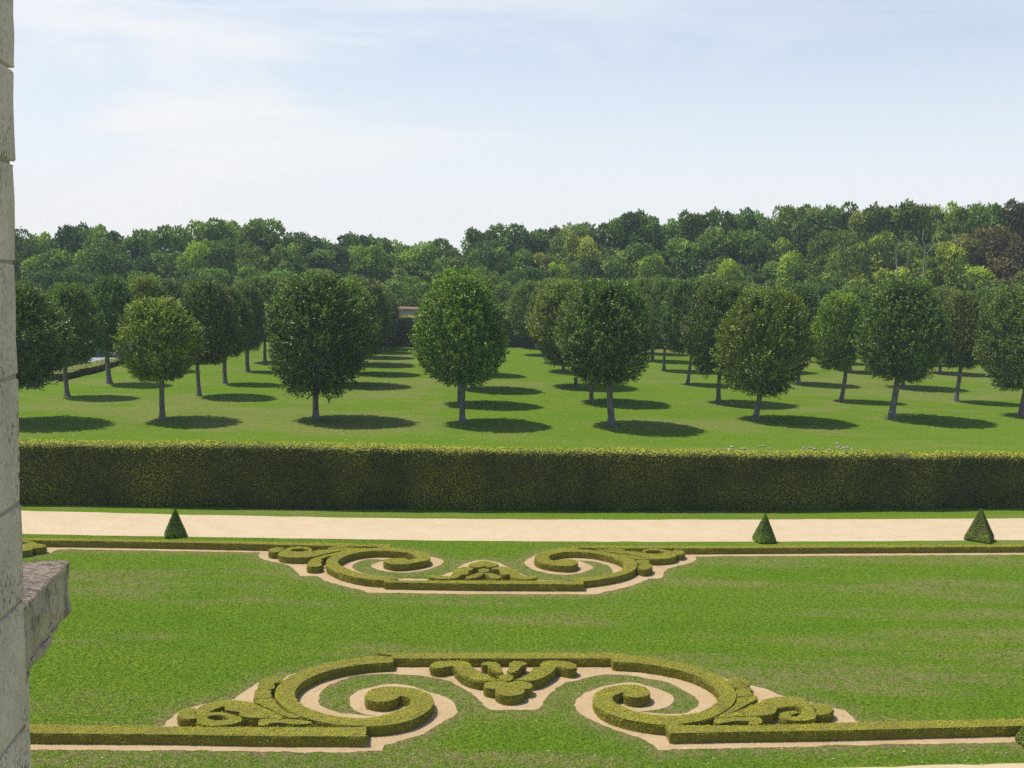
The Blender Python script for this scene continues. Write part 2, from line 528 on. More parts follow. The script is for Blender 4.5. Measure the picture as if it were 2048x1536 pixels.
BED_BACK = ([(-90, 1084, c), (42, 1088), (300, 1093)] + Z1([(0, 180), (500, 178), (900, 175), (1240, 180), (1500, 195)]) + GRASS_BACK_LEFT + ZA([(1000, 160)]) + GRASS_BACK_RIGHT
            + Z2([(600, 200), (800, 175), (1100, 175), (1700, 175)]) + [(1450, 1103), (1648, 1103), (2046, 1101), (2180, 1099.5, c), (2180, 1108, c), (2048, 1109.5), (1700, 1111.5)]
            + Z2([(2048, 226), (1925, 229, c), (1935, 252), (1900, 275), (1720, 322), (1660, 352), (1640, 414, c), (1520, 416, c), (1450, 450), (1300, 500), (1150, 530), (1090, 550, c), (500, 549), (0, 548)])
            + Z1([(1700, 569), (1300, 563), (1030, 560, c), (1000, 540), (850, 505), (680, 455), (600, 412, c), (460, 410, c), (420, 385), (370, 332), (250, 292), (120, 265), (72, 232), (100, 203, c), (0, 200)])
            + [(400, 1103.5), (160, 1099), (115, 1099.5, c), (95, 1108), (45, 1112), (-90, 1112, c)])

# ------------------------------------------------------------------ the ground
HB = 0.27                       # clipped height of the low box hedges


def terrain_z(x, y):
    k = np.clip((-44.5 - x - 0.02 * (y - 86)) / 7.0, 0, 1)
    k = k * k * (3 - 2 * k)
    g = np.clip((y - 58) / 14.0, 0, 1)
    return -6.0 * k * g


def axis(a, b, fine, lo, hi, mid, lo2, hi2, out):
    core = np.arange(a, b + 1e-6, fine)
    l1 = np.arange(lo, a - 1e-6, mid); r1 = np.arange(b + mid, hi + 1e-6, mid)
    l2 = -np.geomspace(-lo + 4, -lo2, out); r2 = np.geomspace(hi + 4, hi2, out)
    return np.unique(np.round(np.concatenate([l2, l1, core, r1, r2]), 3))


xs = axis(-17, 19, 0.25, -70, 90, 0.9, -2500, 2500, 12)
ys = np.unique(np.round(np.concatenate([np.arange(-60, 17, 3.0), np.arange(17, 46, 0.25), np.arange(46, 112, 0.7), np.arange(112, 190, 1.6), np.geomspace(192, 3000, 14)]), 3))
gx, gy = np.meshgrid(xs, ys)
gz = terrain_z(gx, gy)
# soft undulation of the tree lawn, none under the flat parterre
und = (hash_noise(np.stack([gx.ravel(), gy.ravel(), 0 * gx.ravel()], 1), 0.09, 3).reshape(gx.shape) - 0.5) * 0.25
gz = gz + und * np.clip((gy - 60) / 10, 0, 1) * np.clip((400 - gy) / 100, 0, 1)
V = np.stack([gx.ravel(), gy.ravel(), gz.ravel()], 1)
nx, ny = len(xs), len(ys)
ii = np.arange(nx * ny).reshape(ny, nx)
F = np.stack([ii[:-1, :-1], ii[:-1, 1:], ii[1:, 1:], ii[1:, :-1]], -1).reshape(-1, 4)
lawn_me = arrays_mesh('lawn', V, F, smooth=True)
lawn = structure(link('lawn', lawn_me, M_LAWN))


def seg_dist(P, L):
    a = L; b = np.roll(L, -1, axis=0)
    ab = b - a
    den = np.maximum((ab ** 2).sum(1), 1e-9)
    best = np.full(len(P), 1e9)
    for k in range(0, len(P), 4000):
        q = P[k:k + 4000, None, :] - a[None]
        t = np.clip((q * ab[None]).sum(2) / den[None], 0, 1)
        d = np.linalg.norm(q - t[..., None] * ab[None], axis=2).min(1)
        best[k:k + 4000] = d
    return best


def jittered(L, amp=0.03, f=2.2, seed=1):
    P3 = np.column_stack([L, np.zeros(len(L))])
    return L + amp * np.column_stack([hash_noise(P3, f, seed) - 0.5, hash_noise(P3, f, seed + 5) - 0.5]) * 2


bed_f = jittered(jittered(outline(BED_FRONT, 0, 0.09), 0.03), 0.03, 7, 3)
bed_b = jittered(jittered(outline(BED_BACK, 0, 0.09), 0.03), 0.03, 7, 3)
dry = np.zeros(len(V))
sel = (V[:, 0] > -18) & (V[:, 0] < 20) & (V[:, 1] > 17) & (V[:, 1] < 46)
d = np.minimum(seg_dist(V[sel, :2], bed_f), seg_dist(V[sel, :2], bed_b))
dry[sel] = 0.85 * np.exp(-(d / 0.38) ** 1.3)
# trampled, sun-scorched spots of the tree lawn round the trunks' feet and the worn bank at the right
TREE_MARKS = []
V3 = np.column_stack([V[:, :2], np.zeros(len(V))])
VS = V3 * np.array([0.22, 2.2, 1.0]); VT = V3 * np.array([0.8, 6.0, 1.0])
w_ = 0.5 * hash_noise(VS, 0.5, 9) + 0.3 * hash_noise(VT, 0.6, 11) + 0.2 * hash_noise(V3, 0.3, 13)
dry = np.maximum(dry, np.clip((w_ - 0.52 + 0.05 * np.clip((V[:, 0] - 4) / 6, -0.6, 1)) * 3.2, 0, 0.55) * (V[:, 1] < 60))
k_ = np.exp(-((V[:, 0] - 27.5) / 5.0) ** 2 - ((V[:, 1] - 57.5) / 3.0) ** 2)
dry = np.maximum(dry, 0.75 * k_)

def sheet(name, loop, z, mat, dryv=None):
    V2, T = bm_fill([loop])
    me = arrays_mesh(name, np.column_stack([V2, np.full(len(V2), z)]), np.zeros((0, 4)), F3=T)
    if dryv is not None:
        a = me.attributes.new('dry', 'FLOAT', 'POINT')
        a.data.foreach_set('value', np.full(len(V2), dryv, np.float32))
    return structure(link(name, me, mat))


sheet('gravel_bed', bed_f, 0.006, M_BED)
sheet('gravel_bed', bed_b, 0.006, M_BED)
path = [(-90, 1018), (40, 1021.5), (500, 1032), (1024, 1039), (1724, 1038.5), (2048, 1037), (2180, 1036, c), (2180, 1079, c), (2048, 1080.5), (1500, 1083.5), (1024, 1082.5), (500, 1076), (40, 1068), (-90, 1065, c)]
path[0] = (-90, 1018, c)
sheet('gravel_path', jittered(outline(path, 0, 0.3), 0.05, 1.2, 8), 0.006, M_PATH)
sheet('gravel_path', jittered(outline([(1560, 1541, c), (1720, 1535.5), (1900, 1530), (2048, 1527), (2220, 1522, c), (2220, 1640, c), (1560, 1640, c)], 0, 0.15), 0.05, 2.0, 12), 0.006, M_PATH)


# ------------------------------------------------------------------ clipped box hedges of the parterre
def clipped_mesh(name, loops, h, density=820, size=0.036, step=None, side_noise=0.022, base=0.0):
    """Extrude closed plan outlines to clipped foliage: shaped core plus a skin of small leaves."""
    loops = [L if signed_area(L) > 0 else L[::-1] for L in loops[:1]] + [L if signed_area(L) < 0 else L[::-1] for L in loops[1:]]
    V2, T = bm_fill(loops)
    n2 = len(V2)
    VV = [np.column_stack([V2, np.full(n2, h - 0.012)])]
    tris = [T]
    off = n2
    quads = []
    levels = [h - 0.012, h - 0.06, h * 0.45, base - 0.02]
    inset = [0.012, -0.004, 0.0, 0.006]
    for L in loops:
        n = len(L)
        tan = unit(np.roll(L, -1, 0) - np.roll(L, 1, 0))
        out = np.column_stack([tan[:, 1], -tan[:, 0]])
        rings = []
        for z, i_ in zip(levels, inset):
            P = np.column_stack([L - out * i_, np.full(n, z)])
            P[:, :2] += out * ((hash_noise(P, 4.0, 21) - 0.5) * 2 * side_noise)[:, None]
            VV.append(P); rings.append(np.arange(off, off + n)); off += n
        for a, b in zip(rings[:-1], rings[1:]):
            quads.append(np.stack([b, np.roll(b, -1), np.roll(a, -1), a], 1))
    V = np.concatenate(VV)
    Q = np.concatenate(quads)
    tall = np.concatenate([T] + [Q[:, [0, 1, 2]], Q[:, [0, 2, 3]]])
    P, N_, area = sample_tris(V, tall, 10)
    n = int(area * density)
    P, N_, area = sample_tris(V, tall, n)
    nr = unit(N_ + rng.normal(0, 0.38, (n, 3)))
    ax = np.cross(nr, rng.normal(size=(n, 3)))
    lift = rng.random(n) ** 3 * 0.035
    LV, LF = leaf_quads(P + N_ * lift[:, None], ax, nr, size * rng.uniform(0.7, 1.4, n), size * rng.uniform(0.5, 0.9, n))
    tone = np.clip(0.28 + 0.75 * hash_noise(P, 1.6, 31) * hash_noise(P, 7.0, 33) * 1.6 + rng.normal(0, 0.14, n) - 0.30 * (N_[:, 2] < 0.5), 0, 1)     # new growth yellows the tops; side leaves darkened to paint their shade
    nb = len(V)
    F4 = np.concatenate([Q, LF + nb])
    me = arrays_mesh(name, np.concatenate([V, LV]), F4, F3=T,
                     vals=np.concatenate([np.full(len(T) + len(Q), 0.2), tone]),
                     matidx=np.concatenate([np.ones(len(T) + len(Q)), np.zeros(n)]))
    return me


_h = [0]


def box_piece(name, loops_px, label, cat, group=None, parent=None, h=None, sharp=False, size=0.036, density=820):
    _h[0] += 1
    hh = (HB if h is None else h) + ((_h[0] * 37) % 11 - 5) * 0.0022
    loops = [outline(L, hh, 0.11, sharp) for L in loops_px]
    ctr = loops[0].mean(0)
    me = clipped_mesh(name, [L - ctr for L in loops], hh, density, size)
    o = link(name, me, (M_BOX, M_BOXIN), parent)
    base = Vector((ctr[0], ctr[1], 0.0))
    if parent is None:
        o.location = base
        tag(o, label, cat, group)
    else:
        o.location = base - parent.location
    return o


G_LINE = 'low clipped hedges edging the parterre'
G_SCR = 'box scrolls of the parterre'
G_PC = 'clipped box ornaments of the parterre'
# --- front motif
box_piece('box_hedge', [[(-90, 1443, c), (75, 1447.5), (320, 1452), (690, 1453.5), (732.6, 1452, c), (731.5, 1472, c), (515, 1471), (320, 1467.7), (75, 1465.8), (-90, 1463, c)]],
          'low foreground box hedge running from the stone wall to the left front scroll', 'hedge', G_LINE)
box_piece('box_hedge', [Z5([(622, 553, c), (720, 547), (1200, 545), (1500, 538)]) + [(1648, 1445.5), (2046, 1436.5), (2180, 1432, c), (2180, 1446, c), (2046, 1450.6), (1648, 1460.6)] + Z5([(1500, 585), (1000, 592), (648, 600, c)])],
          'low foreground box hedge running from the right front scroll to the right edge', 'hedge', G_LINE)
box_piece('box_hedge', [[(755, 1305.2, c), (1000, 1305), (1251, 1305.5, c), (1251, 1311, c), (1221, 1316, c), (1000, 1316.2), (787, 1316, c), (784, 1310, c)]],
          'short straight box hedge bar joining the tops of the two front scrolls', 'hedge', G_LINE)
box_piece('scroll_hedge', [Z3([(1908, 118, c), (1905, 140, c), (1780, 145), (1650, 157), (1500, 180), (1380, 208), (1260, 250), (1170, 300), (1120, 350), (1103, 395), (1110, 430), (1140, 468), (1200, 508), (1300, 545), (1400, 570), (1530, 590), (1670, 597)])
          + Z4([(290, 517), (370, 492), (450, 467), (500, 437), (516, 405), (500, 383), (440, 368, c), (405, 392), (330, 411), (260, 411), (203, 399), (183, 375), (188, 355), (220, 328), (290, 306), (380, 300), (480, 306), (560, 319), (620, 340), (665, 367), (683, 410), (670, 450), (620, 495), (520, 545), (400, 575), (300, 586), (190, 592, c)])
          + Z3([(1670, 655, c), (1530, 655), (1400, 640), (1250, 610), (1150, 575), (1050, 530), (985, 480), (950, 430), (943, 385), (965, 335), (1010, 290), (1100, 235), (1200, 195), (1330, 158), (1480, 120), (1650, 98), (1780, 88), (1905, 95, c)])],
          'large olive box scroll curling to a round end, left one of the front pair', 'box scroll', G_SCR)
box_piece('scroll_hedge', [Z5([(345, 66, c), (450, 76), (600, 94), (750, 124), (880, 165), (980, 207), (1050, 258), (1090, 308), (1100, 345), (1088, 385), (1055, 422), (1000, 460), (930, 493), (820, 520), (718, 535, c), (700, 552, c), (622, 550, c), (620, 541, c), (540, 537), (450, 524), (350, 504), (250, 474), (180, 440), (140, 400), (126, 365), (132, 338), (160, 312), (220, 288), (300, 272), (380, 267), (450, 275), (497, 297), (513, 322), (495, 342), (440, 354), (390, 354), (345, 342), (329, 318, c), (278, 336), (253, 356), (265, 380), (320, 415), (400, 445), (500, 467), (620, 478), (740, 475), (830, 460), (900, 435), (960, 400), (985, 365), (985, 330), (960, 290), (900, 245), (820, 205), (700, 168), (550, 138), (400, 118), (262, 111, c), (245, 90, c)])],
          'large olive box scroll curling to a round end, right one of the front pair', 'box scroll', G_SCR)


def plume(label, lobes, group='feathered box plumes'):
    ctr = ground(*np.array([p[:2] for p in lobes[0]]).mean(0))
    e = empty('box_plume', (ctr[0], ctr[1], 0))
    tag(e, label, 'topiary', group)
    for L in lobes:
        box_piece('lobe', [L], None, None, parent=e)
    return e


plume('feathered box plume of stacked lobes left of the left front scroll', [
    Z3([(808, 315), (828, 282), (900, 265), (970, 265), (1006, 282), (998, 300), (930, 311), (942, 335), (930, 352), (880, 359), (812, 350)]),
    Z3([(775, 385), (795, 362), (880, 360), (914, 372), (903, 390), (914, 410), (908, 426), (850, 434), (785, 438), (774, 420)]),
    Z3([(782, 447), (850, 438), (915, 434), (950, 470), (985, 510), (1040, 548), (1110, 570), (1147, 583), (1125, 593), (1060, 590), (980, 560), (900, 520), (830, 487), (790, 465)])])
plume('feathered box plume of stacked lobes right of the right front scroll', [
    Z5([(1038, 245), (1060, 225), (1100, 219), (1150, 228), (1185, 245), (1190, 265), (1180, 278), (1150, 286), (1105, 288), (1070, 272)]),
    Z5([(1098, 305), (1130, 290), (1190, 288), (1208, 302), (1195, 316), (1216, 330), (1200, 342), (1150, 348), (1115, 345), (1102, 325)]),
    Z5([(1115, 358), (1180, 350), (1238, 343), (1242, 365), (1200, 387), (1150, 415), (1090, 447), (1030, 472), (968, 490), (1000, 470), (1060, 430), (1100, 395)])])
box_piece('volute_hedge', [Z3([(1025, 590, c), (930, 545), (850, 510), (780, 478), (720, 460), (620, 451), (500, 458), (400, 475), (330, 500), (303, 530), (298, 580), (310, 632), (380, 654), (480, 656), (600, 642), (662, 620), (670, 597), (600, 567), (520, 548, ), (397, 547, c), (450, 521), (530, 497, c), (538, 525), (590, 537), (650, 545), (658, 575), (720, 590), (880, 592), (980, 597)]),
                           Z3([(387, 590), (420, 573), (480, 570), (540, 583), (575, 603), (520, 611), (430, 611)])],
          'curled leaf of clipped box with an open eye beside the left front scroll', 'topiary', G_PC)
box_piece('volute_hedge', [Z5([(945, 496, c), (1050, 467), (1150, 432), (1230, 400), (1300, 368), (1370, 355), (1440, 349), (1510, 351), (1565, 367), (1605, 398), (1637, 450), (1645, 488), (1620, 505), (1560, 513), (1480, 512), (1425, 503), (1398, 485), (1402, 463), (1440, 451), (1500, 448), (1530, 457, c), (1490, 468), (1472, 482), (1510, 490), (1540, 468), (1550, 440), (1530, 421), (1490, 413), (1430, 420), (1375, 432, c), (1370, 455), (1330, 470), (1250, 480), (1150, 481), (1050, 488)])],
          'curled leaf of clipped box with a hooked tip beside the right front scroll', 'topiary', G_PC)
box_piece('box_lobe', [Z3([(143, 563), (170, 530), (230, 515), (290, 512), (292, 530), (280, 552), (294, 570), (294, 597), (230, 603), (165, 590)])],
          'small rounded box lobe at the far left tip of the front ornament', 'topiary', G_PC)
box_piece('box_lobe', [Z5([(1612, 398), (1660, 393), (1720, 402), (1757, 420), (1760, 442), (1740, 460), (1700, 472), (1650, 472), (1648, 440)])],
          'small rounded box lobe at the far right tip of the front ornament', 'topiary', G_PC)
box_piece('box_leaf', [Z3([(805, 630, c), (825, 605), (950, 600), (1100, 605), (1240, 622, c), (1240, 640, c), (1100, 645), (1010, 634), (930, 634), (850, 655), (805, 652, c)])],
          'slim low box leaf between the left foreground hedge and the left scroll', 'topiary', G_PC)
box_piece('box_leaf', [Z5([(945, 520, c), (960, 500), (1100, 492), (1200, 485), (1258, 492), (1278, 512), (1262, 532), (1198, 538), (1190, 515, c), (1100, 515), (1010, 528), (975, 535)])],
          'slim low box leaf between the right foreground hedge and the right scroll', 'topiary', G_PC)
box_piece('box_petal', [Z4([(660, 147), (690, 124), (750, 114), (830, 111), (910, 118), (952, 135), (962, 155), (990, 172), (1050, 208), (1110, 235), (1152, 250, c), (1080, 259), (1000, 256), (930, 236), (870, 202), (840, 165), (820, 152), (770, 158), (735, 166), (685, 162)])],
          'long hooked box petal curling left in the front lily ornament', 'topiary', G_PC)
box_piece('box_petal', [Z4([(1732, 153), (1712, 133), (1650, 117), (1570, 111), (1490, 118), (1462, 140), (1465, 157), (1412, 166), (1390, 200), (1340, 230), (1280, 250, c), (1350, 258), (1420, 256), (1500, 226), (1560, 186), (1588, 155), (1640, 166), (1690, 173)])],
          'long hooked box petal curling right in the front lily ornament', 'topiary', G_PC)
box_piece('box_petal', [Z4([(1032, 132), (1070, 120), (1130, 122), (1165, 137), (1177, 162), (1187, 187), (1172, 202), (1120, 182), (1083, 162), (1078, 143), (1050, 144)])],
          'small upright box petal left of the bud in the front lily ornament', 'topiary', G_PC)
box_piece('box_petal', [Z4([(1366, 131), (1330, 119), (1270, 118), (1240, 132), (1238, 160), (1225, 186), (1256, 198), (1310, 172), (1325, 150), (1348, 143)])],
          'small upright box petal right of the bud in the front lily ornament', 'topiary', G_PC)
circ = lambda x, y, rx, ry, n=14: [(x + rx * math.cos(2 * math.pi * k / n), y + ry * math.sin(2 * math.pi * k / n)) for k in range(n)]
box_piece('box_bud', [Z4(circ(1214, 235, 55, 26))], 'little round box bud in the middle of the front lily ornament', 'topiary', G_PC)
box_piece('box_trefoil', [Z4([(1052, 292), (1075, 270), (1140, 258), (1200, 264), (1229, 274, c), (1262, 265), (1330, 261), (1390, 274), (1407, 297), (1388, 315), (1345, 319, c), (1346, 345), (1300, 362), (1235, 369), (1170, 361), (1137, 335), (1139, 318, c), (1085, 316), (1058, 306)])],
          'three-lobed box trefoil at the foot of the front lily ornament', 'topiary', G_PC)
# --- back motif
box_piece('box_hedge', [[(-90, 1072, c), (42, 1075), (244, 1078), (500, 1082.3), (650, 1085.5), (781, 1088, c), (779, 1094.5, c), (754, 1092.8, c), (650, 1091), (500, 1087.5), (244, 1082.6), (42, 1079.7), (-90, 1077, c)]],
          'low box hedge beside the gravel walk, running left from the back scrolls to the wall', 'hedge', G_LINE)
box_piece('box_hedge', [[(1131, 1091, c), (1250, 1091), (1420, 1091.4), (1648, 1089.6), (2046, 1088.2), (2180, 1087, c), (2180, 1091.8, c), (2046, 1093), (1648, 1094.7), (1420, 1096), (1156, 1095.6, c)]],
          'low box hedge beside the gravel walk, running right from the back scrolls', 'hedge', G_LINE)
box_piece('box_hedge', [[(768.5, 1160, c), (960, 1160.5), (1166, 1161.3, c), (1167.5, 1168, c), (960, 1167), (769, 1163.9, c)]],
          'straight box hedge bar closing the near side of the back ornament', 'hedge', G_LINE)
box_piece('scroll_hedge', [Z1([(1130, 157, c), (1140, 150, c), (1245, 152, c), (1380, 164), (1490, 179), (1560, 200), (1598, 232), (1595, 258), (1540, 275), (1450, 292), (1350, 302), (1260, 300), (1205, 285), (1192, 268), (1230, 254), (1300, 247), (1380, 251), (1402, 266, c), (1450, 258), (1482, 240), (1460, 220), (1390, 200), (1280, 188), (1150, 182), (1050, 187), (950, 200), (870, 222), (810, 250), (782, 275), (790, 300), (830, 325), (900, 355), (1000, 385), (1100, 405), (1200, 417), (1290, 424), (1322, 434, c), (1195, 446, c), (1100, 440), (1000, 430), (900, 410), (800, 380), (720, 345), (685, 315), (680, 280), (700, 250), (760, 215), (850, 185), (950, 165), (1050, 158)])],
          'box scroll beyond the lawn curling to a round end, left one of the back pair', 'box scroll', G_SCR)
box_piece('scroll_hedge', [Z2([(815, 141, c), (740, 159), (660, 174), (590, 195), (557, 220), (555, 245), (590, 270), (660, 290), (740, 300), (810, 305), (870, 302), (915, 285), (920, 265), (890, 252), (830, 247), (760, 252), (711, 262, c), (680, 245), (672, 225), (700, 205), (770, 190), (850, 183), (950, 185), (1050, 195), (1150, 215), (1240, 240), (1300, 268), (1315, 295), (1310, 320), (1280, 345), (1220, 365), (1130, 385), (1030, 398), (900, 410), (842, 424, c), (968, 436, c), (1100, 420), (1220, 400), (1320, 375), (1390, 345), (1425, 310), (1420, 275), (1380, 240), (1300, 215), (1200, 195), (1100, 176), (1000, 165), (925, 161, c), (920, 148, c)])],
          'box scroll beyond the lawn curling to a round end, right one of the back pair', 'box scroll', G_SCR)
box_piece('box_plume', [Z1([(508, 305), (530, 275), (552, 255), (620, 233), (720, 210), (820, 185), (900, 164), (1000, 158, c), (900, 181), (800, 206), (720, 226), (650, 247), (628, 262), (647, 275), (625, 286), (641, 302), (622, 318), (565, 324), (515, 318)])],
          'ragged box feather with notched edge left of the left back scroll', 'topiary', 'feathered box plumes')
plume('box feather of round lobes right of the right back scroll', [
    Z2([(1432, 312), (1470, 285), (1510, 279), (1545, 290), (1549, 310), (1530, 328), (1480, 335), (1440, 326)]),
    Z2([(1418, 262), (1450, 249), (1500, 250), (1530, 265), (1518, 278), (1470, 284), (1428, 277)]),
    Z2([(1260, 200, c), (1330, 206), (1420, 221), (1500, 236), (1520, 245), (1450, 247), (1405, 244), (1340, 229)])])
box_piece('volute_hedge', [Z1([(258, 222), (255, 205), (280, 183), (330, 163), (380, 150), (450, 146), (520, 155), (552, 171), (545, 190, c), (600, 178), (680, 172), (770, 164), (850, 157), (942, 152, c), (850, 175), (720, 197), (600, 225), (520, 240), (400, 243), (300, 236)]),
                           Z1([(353, 180), (400, 164), (450, 161), (510, 168), (525, 178), (470, 187), (400, 189)])],
          'curled box leaf with an oval eye at the left of the back ornament', 'topiary', G_PC)
box_piece('volute_hedge', [Z2([(1062, 164, c), (1150, 165), (1250, 174), (1340, 178), (1420, 182), (1478, 192, c), (1468, 178), (1500, 163), (1560, 158), (1630, 162), (1690, 173), (1745, 188), (1763, 205), (1750, 225), (1680, 240), (1600, 245), (1540, 242), (1500, 231), (1440, 220), (1350, 203), (1250, 190), (1150, 178)]),
                           Z2([(1490, 181), (1540, 171), (1600, 171), (1650, 180), (1655, 193), (1620, 199), (1560, 201), (1500, 194)])],
          'curled box leaf with an oval eye at the right of the back ornament', 'topiary', G_PC)
box_piece('box_lobe', [Z1([(164, 183), (185, 163), (240, 156), (300, 158), (275, 178), (250, 193), (195, 194)])],
          'small rounded box lobe at the left tip of the back ornament', 'topiary', G_PC)
box_piece('box_lobe', [Z2([(1725, 180), (1760, 170), (1810, 172), (1832, 186), (1825, 200), (1790, 208), (1766, 203), (1755, 190)])],
          'small rounded box lobe at the right tip of the back ornament', 'topiary', G_PC)
box_piece('box_leaf', [Z1([(698, 157), (740, 145), (850, 142), (870, 149), (790, 158), (710, 166)])],
          'thin box leaf tucked behind the left back scroll', 'topiary', G_PC)
box_piece('box_leaf', [Z2([(1140, 163), (1200, 157), (1280, 155), (1322, 162), (1312, 171), (1250, 173)])],
          'thin box leaf tucked behind the right back scroll', 'topiary', G_PC)
box_piece('box_petal', [ZA([(140, 428), (150, 400), (250, 394), (370, 402), (470, 410), (502, 390), (510, 350), (530, 310), (600, 280), (720, 262), (800, 267), (837, 285), (820, 305), (762, 322), (748, 335), (766, 355), (740, 376), (640, 386), (630, 402), (580, 430), (450, 449), (350, 449), (240, 440)])],
          'long box petal sweeping left in the back lily ornament', 'topiary', G_PC)
box_piece('box_petal', [ZA([(1842, 428), (1830, 404), (1750, 397), (1670, 406), (1600, 384), (1540, 330), (1440, 285), (1330, 262), (1180, 269), (1128, 285), (1140, 295), (1240, 298), (1262, 340), (1277, 375), (1330, 389), (1415, 378), (1430, 410), (1500, 441), (1600, 456), (1700, 455), (1800, 444)])],
          'long box petal sweeping right in the back lily ornament', 'topiary', G_PC)
box_piece('box_trefoil', [ZA([(763, 235), (800, 210), (870, 195), (930, 170), (1020, 160), (1100, 175), (1130, 193), (1215, 204), (1234, 224), (1190, 247), (1110, 263), (1020, 246, c), (960, 260), (860, 269), (800, 253)])],
          'three-lobed box trefoil at the far side of the back lily ornament', 'topiary', G_PC)
box_piece('box_bud', [ZA(circ(1008, 315, 88, 30))], 'little round box bud in the middle of the back lily ornament', 'topiary', G_PC)
box_piece('box_petal', [ZA([(715, 432), (780, 401), (860, 370), (920, 353), (1003, 352), (980, 385), (920, 415), (850, 435), (760, 443)])],
          'small box petal left of the bud in the back lily ornament', 'topiary', G_PC)
box_piece('box_petal', [ZA([(1015, 362), (1060, 358), (1130, 365), (1200, 380), (1265, 402), (1268, 430), (1200, 446), (1140, 440), (1090, 417), (1040, 382)])],
          'small box petal right of the bud in the back lily ornament', 'topiary', G_PC)
ZB = zoomer(0, 1000, 2.865)
box_piece('volute_hedge', [ZB([(-60, 262), (-20, 236), (60, 224), (130, 228), (190, 238), (212, 252), (200, 266), (180, 282), (110, 292), (20, 292), (-50, 282)]),
                           ZB([(30, 252), (90, 238), (150, 240), (165, 246), (120, 252), (60, 258)])],
          'curled box leaf half hidden behind the stone wall beyond the lawn', 'topiary', G_PC)
box_piece('box_lobe', [ZB([(196, 255), (205, 248), (258, 255), (260, 266), (205, 274), (192, 268)])],
          'small box lobe right beside the curled leaf at the stone wall', 'topiary', G_PC)


# ------------------------------------------------------------------ tall hedges
def leaf_skin(P, N_, size, lift, seed, spread=0.6, tf=1.1):
    n = len(P)
    nr = unit(N_ + rng.normal(0, spread, (n, 3)))
    ax = np.cross(nr, rng.normal(size=(n, 3)))
    LV, LF = leaf_quads(P + N_ * (rng.random(n) ** 2 * lift)[:, None], ax, nr, size * rng.uniform(0.7, 1.5, n), size * rng.uniform(0.45, 0.8, n))
    tone = np.clip(0.05 + 0.8 * np.clip((0.65 * hash_noise(P * np.array([1, 1, 0.45]), tf * 0.5, seed + 7) + 0.35 * hash_noise(P, tf * 1.2, seed) - 0.28) * 2.0, 0, 1.1) + 0.35 * (hash_noise(P, tf * 5, seed + 1) - 0.5) + rng.normal(0, 0.12, n), 0, 1)
    return LV, LF, tone


def wall_hedge(name, front, tops, thick, leaves, size, label, mats, rough=0.07, group=None, step=0.35):
    """Upright hedge: front foot line (n,2), top heights (n,), thickness."""
    front = np.asarray(front); n = len(front)
    tan = unit(np.gradient(front, axis=0))
    nrm = np.column_stack([-tan[:, 1], tan[:, 0]])
    nrm *= np.sign(nrm[:, 1:2])
    back = front + nrm * thick
    prof = []
    for f in (0.0, 0.25, 0.5, 0.75, 0.97):
        prof.append((0, f))
    prof += [(0.06, 1.0), (0.5, 1.0), (0.94, 1.0), (1, 0.97), (1, 0.5), (1, 0)]
    rows = []
    for u, f in prof:
        P = np.column_stack([front + nrm * (thick * u), tops * f])
        P[:, :2] -= nrm * ((hash_noise(P, 0.35, 40) - 0.5) * rough * 2.6 + (hash_noise(P, 0.9, 41) - 0.5) * rough * 2 + (hash_noise(P, 3.0, 42) - 0.5) * rough)[:, None] * (1 if u < 0.5 else -1)
        P[:, 2] += ((hash_noise(P * np.array([1, 1, 0]), 0.4, 43) - 0.5) * 1.3 + (hash_noise(P, 1.6, 44) - 0.5)) * rough * (f > 0.9)
        rows.append(P)
    V = np.concatenate(rows)
    ii = np.arange(len(V)).reshape(len(prof), n)
    Q = np.stack([ii[:-1, :-1], ii[:-1, 1:], ii[1:, 1:], ii[1:, :-1]], -1).reshape(-1, 4)
    caps = []
    for e in (0, n - 1):
        idx = ii[:, e]
        for k in range(1, len(idx) - 1):
            caps.append([idx[0], idx[k], idx[k + 1]])
    T = np.concatenate([Q[:, [0, 1, 2]], Q[:, [0, 2, 3]]])
    P, N_, area = sample_tris(V, T, leaves)
    LV, LF, tone = leaf_skin(P, N_, size, size * 1.3, 51)
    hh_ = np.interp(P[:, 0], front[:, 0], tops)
    tone = np.clip(0.56 * tone + 0.9 * np.clip((P[:, 2] - hh_ + 0.10 + 0.12 * hash_noise(P, 2.5, 77)) / 0.14, 0, 1), 0, 1)  # sunlit band painted along the yellow new-growth top; face leaves toned darker
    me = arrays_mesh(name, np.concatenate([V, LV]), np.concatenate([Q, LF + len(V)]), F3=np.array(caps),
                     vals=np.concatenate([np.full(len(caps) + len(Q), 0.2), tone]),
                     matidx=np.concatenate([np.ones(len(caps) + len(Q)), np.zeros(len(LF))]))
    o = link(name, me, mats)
    tag(o, label, 'hedge', group)
    return o


def resample(P, step):
    P = np.asarray(P, float)
    d = np.concatenate([[0], np.cumsum(np.linalg.norm(np.diff(P[:, :2], axis=0), axis=1))])
    t = np.linspace(0, d[-1], max(2, int(d[-1] / step)))
    return np.column_stack([np.interp(t, d, P[:, k]) for k in range(P.shape[1])])


marks = []
for (bx, by, ty) in ((-260, 1003, 883), (40, 1008, 890), (500, 1016, 892.5), (1024, 1021.5, 904), (1524, 1021.5, 911.5), (2048, 1016, 914), (2300, 1012, 914)):
    g = ground(bx, by)
    zz = np.linspace(1.5, 4, 300)
    yy = np.array([project((g[0], g[1], z))[1] for z in zz])
    marks.append((g[0], g[1], zz[np.argmin(abs(yy - ty))]))
hl = resample(marks, 0.35)
wall_hedge('tall_hedge', hl[:, :2], hl[:, 2], 1.15, 110000, 0.085, 'long tall clipped dark green hedge between the gravel walk and the tree lawn', (M_TALL, M_TALLIN))
